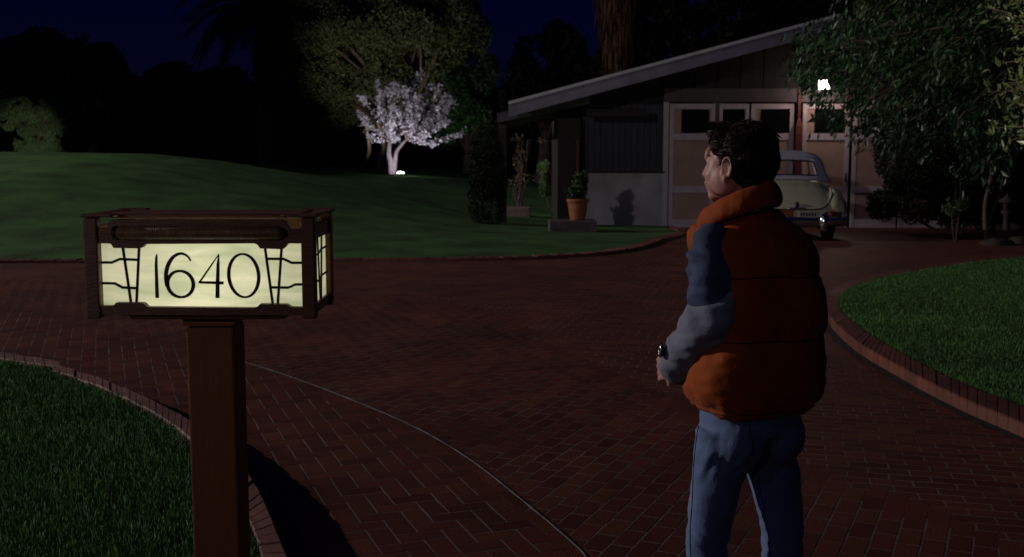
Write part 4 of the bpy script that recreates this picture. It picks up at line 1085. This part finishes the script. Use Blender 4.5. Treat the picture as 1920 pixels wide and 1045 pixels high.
def bpt(px, Y, z=0.0): p = P(px, 300, Y); return (p.x, Y, z)
down = lambda Pt: RNG.normal(size=Pt.shape) * .45 + np.array([0, 0, -1.0])

# blossom tree --------------------------------------------------------
def build_blossom():
    Yb = 44.0; zb = hill_z(P(738, 320, Yb).x, Yb); b = P(738, 325, Yb); b = (b.x, Yb, zb)
    t = thing('blossom_tree', b, 'small floodlit tree covered in white blossom on the far lawn', 'tree')
    sc = Yb / F
    def W(px, py, dy=0): c = P(px, py, Yb + dy); return Vector((c.x - b[0], c.y - b[1], c.z - b[2]))
    m = MB()
    fk = W(742, 268)
    m.tube(catmull([W(735, 327), W(733, 305), W(729, 288), W(731, 262)], 4), np.linspace(.15, .07, 13), 8)
    m.tube(catmull([W(738, 327), W(741, 300), W(745, 282), W(762, 262)], 4), np.linspace(.11, .05, 13), 8)
    tips = []; V = []; 
    rnd = random.Random(5)
    ends = []
    for k in range(40):
        a = rnd.uniform(0, 2 * PI); rr_ = math.sqrt(rnd.uniform(.02, 1)); 
        px = 760 + 84 * rr_ * math.cos(a); py = 212 + 50 * rr_ * math.sin(a) + (8 if px < 700 else 0); dy = rnd.uniform(-1.5, 1.5) * math.sqrt(1 - min(.98, rr_ ** 2))
        ends.append(W(px, py, dy))
    for px, py in ((677, 182), (672, 212), (682, 230), (708, 155), (722, 168), (791, 132), (780, 148), (826, 160), (846, 200), (838, 262), (815, 270), (866, 252), (850, 190), (692, 255), (740, 158), (760, 160), (805, 160), (838, 178)): ends.append(W(px, py, rnd.uniform(-.6, .6)))
    st = [W(731, 262), W(762, 262)]
    for e_ in ends:
        s_ = st[0] if e_.x < W(745, 200).x else st[1]
        mid = s_.lerp(e_, .5) + Vector((rnd.uniform(-.15, .15), rnd.uniform(-.2, .2), -.10 + rnd.uniform(-.1, .1)))
        pth = catmull([s_, mid, e_], 6); m.tube(pth, np.linspace(.03, .008, len(pth)), 5)
        tips.append(pth)
    m.build('trunk', m_barkp, t, True)
    pts = []
    for pth in tips:
        ln = len(pth)
        for i in range(ln // 3, ln):
            nloc = 1 + int(3 * rnd.random()) if i < ln - 3 else 6
            for _ in range(nloc * 4):
                pts.append(pth[i] + Vector((rnd.gauss(0, .06), rnd.gauss(0, .06), rnd.gauss(0, .045))))
        # sprays near the tip
        for _ in range(3):
            d = Vector((rnd.uniform(-1, 1), rnd.uniform(-1, 1), rnd.uniform(-.5, .9))).normalized() * rnd.uniform(.1, .38); o = pth[-2]
            for s2 in np.linspace(0, 1, 12):
                pts.append(o + d * s2 + Vector((rnd.gauss(0, .035), rnd.gauss(0, .035), rnd.gauss(0, .035))))
    A = np.array([tuple(p) for p in pts]); A[:, 2] = np.where(A[:, 2] > 0, A[:, 2], 0)
    V, Fc = leaf_cloud(len(A), lambda n: A, .10, .8); link('blossom', np_mesh('blossom', V, Fc), m_bloss, t)
    # the small flood lamp at its foot
    lp = P(751, 324, Yb - 1.2); zl = hill_z(lp.x, Yb - 1.2)
    f = thing('garden_floodlight', (lp.x, Yb - 1.2, zl), 'small glowing flood lamp in the grass at the foot of the blossom tree', 'lamp')
    mi = mat('iron', (0.05, 0.05, 0.06), .4, .1, 5, metal=.8)
    m = MB(); m.tube([(0, 0, 0), (0, 0, .10)], .02, 6); m.build('stake', mi, f)
    m = MB(); m.ell((0, 0, .13), (.14, .10, .055)); m.build('lens', emis('flood_lens', (1.0, .86, .66), 9), f, True)
    m = MB(); m.rings([[Vector((.155 * math.cos(a), .115 * math.sin(a), z)) for a in np.linspace(0, 2 * PI, 20, endpoint=False)] for z in (.05, .11)]); m.build('housing', mi, f, True)
    spot('blossom_flood', (lp.x, Yb - 1.25, zl + .40), (b[0] + .6, Yb, zb + 1.2), 110, 165, .6, .15, (.90, .86, 1.0))
    spot('blossom_flood_front', (lp.x - 1.5, Yb - 6.5, zl + .45), (b[0] + .55, Yb, zb + 2.6), 430, 42, .6, .15, (.97, .95, 1.0))
build_blossom()

# big lit tree behind the blossom tree
b = bpt(725, 58, .5)
tree('broad_tree', 'huge broad tree behind the blossom tree, its olive crown lit from below', 'tree', b,
     lobes_from_px([(640, 60, 120, 80), (760, 70, 130, 95), (700, 160, 110, 70), (600, 170, 90, 80), (840, 60, 80, 90), (560, 60, 60, 70), (850, 180, 75, 80, 2), (700, -20, 150, 60), (890, 130, 40, 60)], 58, b), 80000, .22, m_leafo, .5, gap=.36, fscale=.9, inner=.55, asp=.4)
b = bpt(880, 52, .5)
tree('round_tree', 'rounded deep green tree to the right of the blossom tree', 'tree', b,
     lobes_from_px([(872, 175, 42, 48), (895, 225, 48, 60), (850, 240, 35, 50), (905, 140, 30, 50)], 52, b), 9000, .26, m_leafg, .3, gap=.3)
# left skyline trees
for i, (bx_, lst, lab) in enumerate((
    (60, [(40, 130, 55, 60), (80, 110, 60, 55), (20, 180, 50, 60), (110, 170, 60, 60), (60, 210, 80, 60)], 'dark rounded tree at the left edge of the skyline'),
    (170, [(160, 120, 50, 50), (190, 130, 45, 48), (150, 190, 70, 70), (210, 190, 40, 60)], 'dark tree with a flat top left of the dip in the skyline'),
    (300, [(270, 190, 60, 60), (330, 175, 60, 55), (240, 230, 60, 60), (380, 210, 60, 70)], 'low dark tree in the dip of the skyline left of the palm'))):
    b = bpt(bx_, 62, .8); tree('background_tree', lab, 'tree', b, lobes_from_px(lst, 62, b), 9000, .42, m_leafd, .35, gap=.2, inner=.3, group='dark trees beyond the lawn')
for i, (bx_, Y, lst, lab) in enumerate((
    (1020, 46, [(1000, 130, 45, 60), (1050, 110, 50, 60), (1090, 150, 50, 50), (985, 190, 45, 50), (1040, 70, 18, 30), (1030, 200, 60, 60)], 'dark tree above the low end of the garage roof'),
    (1330, 44, [(1230, 40, 70, 60), (1310, 60, 70, 50), (1400, 20, 80, 50), (1480, 0, 80, 50), (1560, 0, 90, 60), (1640, 10, 90, 60), (1350, 110, 90, 40), (1500, 60, 60, 50), (1180, 110, 60, 50)], 'wide dark tree rising behind the garage roof'),
    (740, 68, [(620, 60, 90, 80), (740, 60, 100, 90), (840, 60, 70, 80), (700, 180, 120, 90), (830, 190, 80, 80), (600, 160, 90, 90)], 'dark tree standing behind the big olive crowned tree'),
    (560, 66, [(540, 200, 70, 90), (470, 230, 70, 70), (600, 250, 60, 60)], 'dark tree between the palm and the blossom tree'))):
    b = bpt(bx_, Y, .3); tree('background_tree', lab, 'tree', b, lobes_from_px(lst, Y, b), 11000, .40, m_leafd, .35, gap=.2, inner=.3, group='dark trees beyond the lawn')
# bare trunks under the wood
for i, px in enumerate((683, 706)):
    t = thing('tree_trunk', bpt(px, 50, .5), ('leaning pale trunk in the dark left of the blossom tree', 'upright pale trunk in the dark just left of the blossom tree')[i], 'tree', 'bare trunks in the dark')
    m = MB(); m.tube(catmull([(0, 0, -.3), (.1, 0, .4), (.25 + .1 * i, 0, 1.1), (.1, 0, 2.2)], 4), np.linspace(.12, .07, 13), 8); m.build('trunk', m_bark, t, True)
# lit willow shrub on the left
b = bpt(60, 50, .8)
tree('willow_shrub', 'pale green drooping shrub lit from below at the left edge', 'shrub', b,
     lobes_from_px([(60, 225, 30, 30), (75, 250, 40, 40), (15, 215, 20, 30), (120, 215, 26, 26), (55, 272, 28, 25), (150, 195, 16, 20), (95, 200, 22, 20), (40, 195, 18, 14), (80, 285, 40, 18)], 50, b), 20000, .11, m_leafp, .10, gap=.3, fscale=3.2, asp=.26, dirfn=down)

# distant wood behind everything
V = []; 
def wood_sampler(n):
    x = RNG.uniform(-75, 75, n); z = RNG.uniform(0, 1, n) ** .8
    top = 6.0 + 1.3 * np.sin(x * .33) + .9 * np.sin(x * .91 + 1) + .6 * np.sin(x * 2.3)
    y = 76 + RNG.uniform(-4, 4, n) - z * 1.5; return np.stack([x, y, z * top], 1)
V, Fc = leaf_cloud(60000, wood_sampler, .85, .6)
tag(link('woodland', np_mesh('woodland', V, Fc), m_leafd), 'dark mass of woodland beyond the lawn', 'woodland', kind='stuff')

# date palm ------------------------------------------------------------
def frond(m_pts, origin, az, el, L, droop, lv, lf, nleaf=34, leafw=.05):
    """append frond leaflets to arrays"""
    d0 = Vector((math.cos(az) * math.cos(el), math.sin(az) * math.cos(el), math.sin(el))); p = Vector(origin); path = [p.copy()]; d = d0.copy(); n = 14
    for k in range(n):
        d = (d + Vector((0, 0, -droop / n * (1 + 1.2 * k / n)))).normalized(); p = p + d * (L / n); path.append(p.copy())
    m_pts.tube(path, np.linspace(.05, .012, len(path)) * (L / 4), 5)
    for k in range(nleaf):
        t = .12 + .88 * k / nleaf; f_ = t * n; i = min(int(f_), n - 1); q = path[i].lerp(path[i + 1], f_ - i); dd = (path[i + 1] - path[i]).normalized()
        sd_ = dd.cross(Vector((0, 0, 1))).normalized(); ll = L * .17 * math.sin(PI * (t * .85 + .12)) + .1
        for s in (-1, 1):
            tip = q + sd_ * s * ll * .8 + dd * ll * .65 + Vector((0, 0, -ll * random.uniform(.1, .45))); wv = dd * leafw * (L / 4)
            k0 = len(lv); lv += [q - wv, q + wv, tip]; lf.append((k0, k0 + 1, k0 + 2))
def palm(name, label, base, crown, L, nfr, r):
    t = thing(name, base, label, 'palm tree'); m = MB(); top = Vector(crown) - Vector(base)
    pts = [Vector((0, 0, -.3)), top * .35, top * .7, top]; m.tube(catmull(pts, 5), np.linspace(r * 1.25, r, 16), 12); m.build('trunk', m_bark, t, True)
    lv = []; lf = []; mr = MB()
    for k in range(nfr):
        az = k * 2.399963; el = 1.35 - 1.55 * (k / nfr) + random.uniform(-.1, .1)
        frond(mr, top, az, el, L * random.uniform(.85, 1.1), 1.0 + random.uniform(-.1, .3), lv, lf)
    mr.add(lv, lf); me = bpy.data.meshes.new('fronds'); me.from_pydata([tuple(p) for p in mr.v], [], mr.f); link('fronds', me, m_frond, t)
    return t
c = P(492, 20, 60)
palm('date_palm', 'large palm with arching fronds silhouetted against the blue sky', (c.x, 60, .5), c, 5.0, 64, .42)
# fan palm with a hanging skirt above the garage roof
def fan_palm():
    Y = 40; c = P(1168, -20, Y); base = (c.x, Y, 0)
    t = thing('fan_palm', base, 'tall palm with a reddish brown skirt of dead fronds above the garage roof', 'palm tree')
    top = Vector((0, 0, c.z)); m = MB(); m.tube([(0, 0, -.3), top], [.35, .28], 12); m.build('trunk', m_bark, t, True)
    lv = []; lf = []
    zlo = P(1168, 132, Y).z
    for k in range(1500):
        a = random.uniform(0, 2 * PI); z = random.uniform(zlo + .5, c.z + .8); rr_ = interp([zlo, zlo + 1, zlo + 2.2, c.z + .8], [.45, .8, 1.05, 1.25], z) * random.uniform(.6, 1.0)
        p = Vector((math.cos(a) * rr_, math.sin(a) * rr_, z)); L = random.uniform(.5, 1.1); tip = p + Vector((math.cos(a) * random.uniform(-.1, .15), math.sin(a) * random.uniform(-.1, .15), -L)); sd_ = Vector((-math.sin(a), math.cos(a), 0)) * random.uniform(.02, .05)
        k0 = len(lv); lv += [p - sd_, p + sd_, tip]; lf.append((k0, k0 + 1, k0 + 2))
    mm = MB(); mm.v = lv; mm.f = lf; me = bpy.data.meshes.new('skirt'); me.from_pydata([tuple(p) for p in lv], [], lf); link('dead_fronds', me, m_skirt, t)
    mr = MB(); lv2 = []; lf2 = []
    for k in range(40): frond(mr, top + Vector((0, 0, 1.2)), k * 2.4, 1.2 - 1.5 * k / 40, 1.8, 1.0, lv2, lf2, 20)
    mr.add(lv2, lf2); me = bpy.data.meshes.new('fronds'); me.from_pydata([tuple(p) for p in mr.v], [], mr.f); link('fronds', me, m_frond, t)
fan_palm()

# hedge column, breezeway plants ---------------------------------------
def clump(name, label, cat, base, lobes, n, leaf, material, gap=.25, fscale=3, inner=.5, asp=.45, stems=5, group=None, dirfn=None, sr=.02):
    t = thing(name, base, label, cat, group); V, Fc = leaf_cloud(n, lobe_sampler(lobes, gap, fscale, inner), leaf, asp, dirfn); link('foliage', np_mesh('foliage', V, Fc), material, t)
    m = MB()
    for k in range(stems):
        l = lobes[k % len(lobes)]; e_ = Vector(l[:3]) + Vector((random.uniform(-.5, .5) * l[3], random.uniform(-.5, .5) * l[4], 0)); m.tube(catmull([(random.uniform(-.08, .08), random.uniform(-.08, .08), -.1), e_ * .5 + Vector((random.uniform(-.1, .1), 0, 0)), e_], 4), np.linspace(sr, sr * .4, 9), 6)
    m.build('stem', m_bark, t, True); return t
Yh = 24.6; b = (P(912, 300, Yh).x, Yh, hill_z(P(912, 300, Yh).x, Yh)); s = Yh / F
clump('clipped_hedge', 'tall dark clipped hedge column beside the porch', 'hedge', b, [(0, 0, .55, 34 * s, 30 * s, .75), (0, 0, 1.3, 33 * s, 30 * s, .8), (.02, 0, .9, 35 * s, 30 * s, .8)], 9000, .07, m_leafd, gap=.02, inner=.75)
b = bpt(1030, 30.5, 0)
clump('white_flowering_shrub', 'pale green white leaved shrub glowing in the lamplight behind the porch', 'shrub', b, lobes_from_px([(1028, 320, 16, 20), (1022, 350, 12, 18), (1032, 335, 13, 30), (1015, 315, 8, 9)], 30.5, b), 1300, .09, m_leafp, gap=.35, dirfn=down, sr=.02)
b = bpt(975, 31, 0)
clump('bare_shrub', 'twisting pinkish branches with few leaves behind the porch', 'shrub', b, lobes_from_px([(975, 300, 14, 30), (985, 335, 20, 12), (962, 350, 10, 20), (1000, 262, 40, 7), (975, 258, 18, 6)], 31, b), 330, .10, mat('rusty_leaf', (.12, .08, .045), .7, .3, 3, island=.5), gap=.3, stems=14, sr=.035)
pb = P(969, 396, 29); o = MB().box(-.32, .35, -.2, .2, -.3, 0, b=.02).build('garden_wall', mat('garden_wall_stone', (.18, .12, .10), .9, .2, 5, .4, 30)); o.location = (pb.x, 29, P(969, 388, 29).z); tag(o, 'low pale garden wall lit behind the porch', 'wall')
spot('porch_garden_lamp', (P(990, 300, 29).x + .6, 28.4, 2.2), (P(1000, 320, 31).x, 31, .6), 30, 95, .7, .1, (1, .92, .85))
# right side shrubs and trees
b = bpt(1790, 22.5, -.15)
clump('dark_bush', 'large dark bush hiding the right hand garage doors', 'bush', b, lobes_from_px([(1720, 350, 60, 70), (1790, 350, 70, 75), (1850, 370, 60, 60), (1690, 290, 50, 60, 1), (1760, 270, 90, 70), (1655, 385, 30, 30, 1), (1850, 280, 80, 60), (1930, 330, 60, 80)], 22.5, b), 26000, .10, m_leafd, gap=.1, inner=.35, stems=8, sr=.04)
b = bpt(1795, 19, -.05)
clump('low_shrub', 'small shrub with a few bright leaves in front of the dark bush', 'shrub', b, lobes_from_px([(1795, 332, 26, 14), (1800, 355, 30, 22), (1790, 385, 25, 20)], 19, b), 420, .075, m_leafg, gap=.4, stems=2, sr=.01)
# pale stone garden ornament and trunk by the right edge
def ornament():
    b = bpt(1893, 20.5, -.04); t = thing('garden_lantern', b, 'pale carved stone garden lantern among the right hand shrubs', 'garden ornament')
    ms = mat('ornament_stone', (.028, .023, .021), .9, .2, 8, .4, 40)
    def lathe(m, pr, n=16): m.rings([[Vector((r * math.cos(2 * PI * k / n), r * math.sin(2 * PI * k / n), z)) for k in range(n)] for r, z in pr])
    m = MB(); lathe(m, [(.16, -.1), (.16, .05), (.08, .1), (.07, .5), (.13, .55), (.13, .6)]); m.build('pedestal', ms, t, True); t.scale = (.8, .8, .8)
    m = MB(); lathe(m, [(.09, .6), (.09, .78), (.2, .80), (.16, .86), (.03, .95), (.03, .99)]); m.build('lantern_head', ms, t, True)
ornament()
b = bpt(1858, 20, -.05); t = thing('slender_tree', b, 'slender pale trunked tree at the right behind the lawn', 'tree')
m = MB(); m.tube(catmull([(0, 0, -.2), (-.06, 0, .6), (.02, 0, 1.2), (-.1, 0, 2.2)], 4), np.linspace(.05, .03, 13), 7); m.tube(catmull([(0, 0, .3), (.2, 0, .9), (.25, 0, 1.6)], 4), np.linspace(.03, .015, 9), 6); m.build('trunk', m_bark, t, True)
V, Fc = leaf_cloud(2200, lobe_sampler([(0, 0, 2.3, .9, .7, .6), (-.5, 0, 1.9, .5, .5, .35)], .3, 3, .3), .09); link('crown', np_mesh('crown', V, Fc), m_leafd, t)
# stones of a low rockery at the right edge
for i, (px, py, w_, h_, lab) in enumerate(((1885, 428, 42, 14, 'broad brown garden boulder at the right edge behind the lawn'), (1868, 455, 30, 8, 'flat brown stone just behind the right lawn kerb'), (1915, 450, 26, 12, 'dark stone at the very right edge behind the lawn'))):
    p = GR(px, py + h_ / 2); s = p.y / F; m = MB(); m.ell((0, 0, 0), (w_ * s, w_ * s * .7, h_ * s * 1.1)); me = m.mesh('boulder')
    displace(me, lambda c, n_: .05 * noise.noise(c * 3 + Vector((i * 9, 0, 0))) + .015 * noise.noise(c * 11)); o = link('boulder', me, mat('boulder_stone', (.035, .023, .019), .9, .3, 4, .6, 20), smooth=True); o.location = (p.x, p.y, p.z + .02); tag(o, lab, 'boulder', 'rockery stones')

# near tree on the right: many separate leafy boughs -------------------
def near_tree():
    base = (9.6, 15.0, 0.0); t = thing('overhanging_tree', base, 'leafy tree overhanging the driveway from the right in front of the garage', 'tree'); bx_, by_, bz_ = base
    rnd = random.Random(11)
    boughs = []
    # bough end points given where the photograph shows the foliage's outline
    env = [(1530, 60), (1525, 105), (1560, 170), (1600, 195), (1640, 215), (1690, 235), (1740, 250), (1790, 235), (1840, 290), (1880, 270), (1915, 260)]
    for k in range(150):
        px = rnd.uniform(1535, 1990); lim = interp([1535, 1560, 1600, 1640, 1700, 1760, 1820, 1880, 1990], [120, 160, 182, 200, 218, 222, 235, 245, 250], px)
        py = rnd.uniform(-80, lim - 10); 
        if px < 1600 and py < 30 + (1600 - px) * .3: continue
        boughs.append((px, py, rnd.uniform(13.0, 17.0)))
    boughs += [(1545, 95, 14), (1555, 60, 14.5), (1530, 110, 14), (1575, 185, 14), (1610, 200, 14.2), (1650, 222, 14), (1690, 236, 14.5), (1740, 240, 14), (1880, 285, 13.5), (1850, 270, 14), (1560, 140, 14.2), (1600, 120, 14)]
    m = MB(); hub = Vector((-1.2, 0, 3.4)); m.tube(catmull([(0, 0, -.3), (-.1, 0, 1.2), (-.5, 0, 2.4), hub], 4), np.linspace(.26, .17, 13), 10)
    A = []; Dv = []
    for (px, py, Y) in boughs:
        e_ = P(px, py, Y); e_ = Vector((e_.x - bx_, e_.y - by_, e_.z - bz_)); mid = hub.lerp(e_, .55) + Vector((rnd.uniform(-.3, .3), rnd.uniform(-.4, .4), rnd.uniform(.1, .5)))
        pth = catmull([hub, mid, e_, e_ + (e_ - mid).normalized() * .15 + Vector((0, 0, -.15))], 6); m.tube(pth, np.linspace(.022, .003, len(pth)), 5)
        d = (e_ - mid).normalized()
        for i in range(5, len(pth)):
            for _ in range(13):
                q = pth[i] + Vector((rnd.gauss(0, .13), rnd.gauss(0, .15), rnd.gauss(-.03, .11))); A.append(tuple(q)); dd = Vector((rnd.gauss(0, .5), rnd.gauss(0, .5), -.8 + rnd.gauss(0, .4))) + d * .5; Dv.append(tuple(dd))
    m.build('trunk', m_bark, t, True)
    A = np.array(A); Dv = np.array(Dv)
    lp = P(1543, 158, 14.0); s_ = (A[:, 1] + by_) / 14.0     # a gap in the leaves where the lantern shows through
    keep = np.hypot((A[:, 0] + bx_) / s_ - lp.x, (A[:, 2] - CAMZ) / s_ - (lp.z - CAMZ)) > .035 + .07 * RNG.uniform(size=len(A)); A = A[keep]; Dv = Dv[keep]
    V, Fc = leaf_cloud(len(A), lambda n: A, .115, .38, lambda Pt: Dv); link('crown', np_mesh('crown', V, Fc), m_near, t)
near_tree()
def near_branch():
    base = (7.6, 9.5, 0.0); t = thing('lit_branch_tree', base, 'brighter yellow green branches of a nearer tree at the top right edge', 'tree'); rnd = random.Random(3)
    m = MB(); m.tube(catmull([(0, 0, -.2), (-.1, 0, 1.2), (-.6, 0, 2.2)], 4), np.linspace(.16, .1, 9), 9); A = []; hub = Vector((-.6, 0, 2.2))
    for px, py in ((1868, 30), (1890, 50), (1905, 95), (1880, 118), (1912, 140), (1888, 160), (1868, 178), (1915, 190), (1895, 205), (1910, 240), (1900, 262), (1935, 60), (1930, 120), (1940, 200), (1850, 14), (1900, 5), (1872, 240), (1935, 250)):
        e_ = P(px, py, rnd.uniform(9.0, 9.9)); e_ = Vector((e_.x - base[0], e_.y - base[1], e_.z)); mid = hub.lerp(e_, .5) + Vector((rnd.uniform(-.2, .2), rnd.uniform(-.2, .2), rnd.uniform(-.15, .35)))
        pth = catmull([hub, mid, e_], 7); m.tube(pth, np.linspace(.022, .004, len(pth)), 5)
        for i in range(9, len(pth)):
            for _ in range(12): A.append(tuple(pth[i] + Vector((rnd.gauss(0, .06), rnd.gauss(0, .08), rnd.gauss(0, .05)))))
    m.build('trunk', m_bark, t, True); A = np.array(A); V, Fc = leaf_cloud(len(A), lambda n: A, .075, .4); link('crown', np_mesh('crown', V, Fc), mat('yellow_green_leaf', (.085, .105, .03), .4, .3, 3, island=.5, spec=.5), t)
near_branch()

# garden uplights that reach the lit crowns (fixtures stand behind the mound)
def uplight(px, Y, target, power, angle, col, lab, z=None):
    x = P(px, 300, Y).x; zz = z if z is not None else hill_z(x, Y) if x < 3 else road_z(min(Y, 30)); f = thing('garden_spotlight', (x, Y, zz), lab, 'lamp', 'hidden garden spotlights')
    mi = mat('iron', (0.05, 0.05, 0.06), .4, .1, 5, metal=.8)
    m = MB(); m.tube([(0, 0, 0), (0, 0, .15)], .015, 6); m.build('stake', mi, f)
    d = (Vector(target) - Vector((x, Y, zz + .18))).normalized(); m = MB(); m.tube([Vector((0, 0, .18)) - d * .12, Vector((0, 0, .18)) + d * .05], [.05, .07], 12); m.build('housing', mi, f, True)
    spot('uplight', Vector((x, Y, zz + .18)) + d * .1, target, power, angle, .8, .08, col)
uplight(600, 44, P(740, 90, 57), 3000, 44, (1, .97, .80), 'small iron spotlight on the far lawn aimed at the broad tree')
uplight(860, 46, P(870, 190, 51), 190, 40, (.85, 1, .75), 'small iron spotlight on the far lawn aimed at the rounded green tree')
uplight(45, 43, P(55, 262, 49), 620, 28, (1, .97, .85), 'small iron spotlight behind the mound aimed at the drooping shrub')
uplight(1120, 33, P(1150, 50, 39.5), 30, 40, (1, .75, .7), 'small iron spotlight behind the garage aimed at the skirted palm', 0)
spot('branch_lamp', (5.6, 6.2, .5), (4.5, 9.6, 2.3), 420, 60, .8, .1, (1, .95, .8))
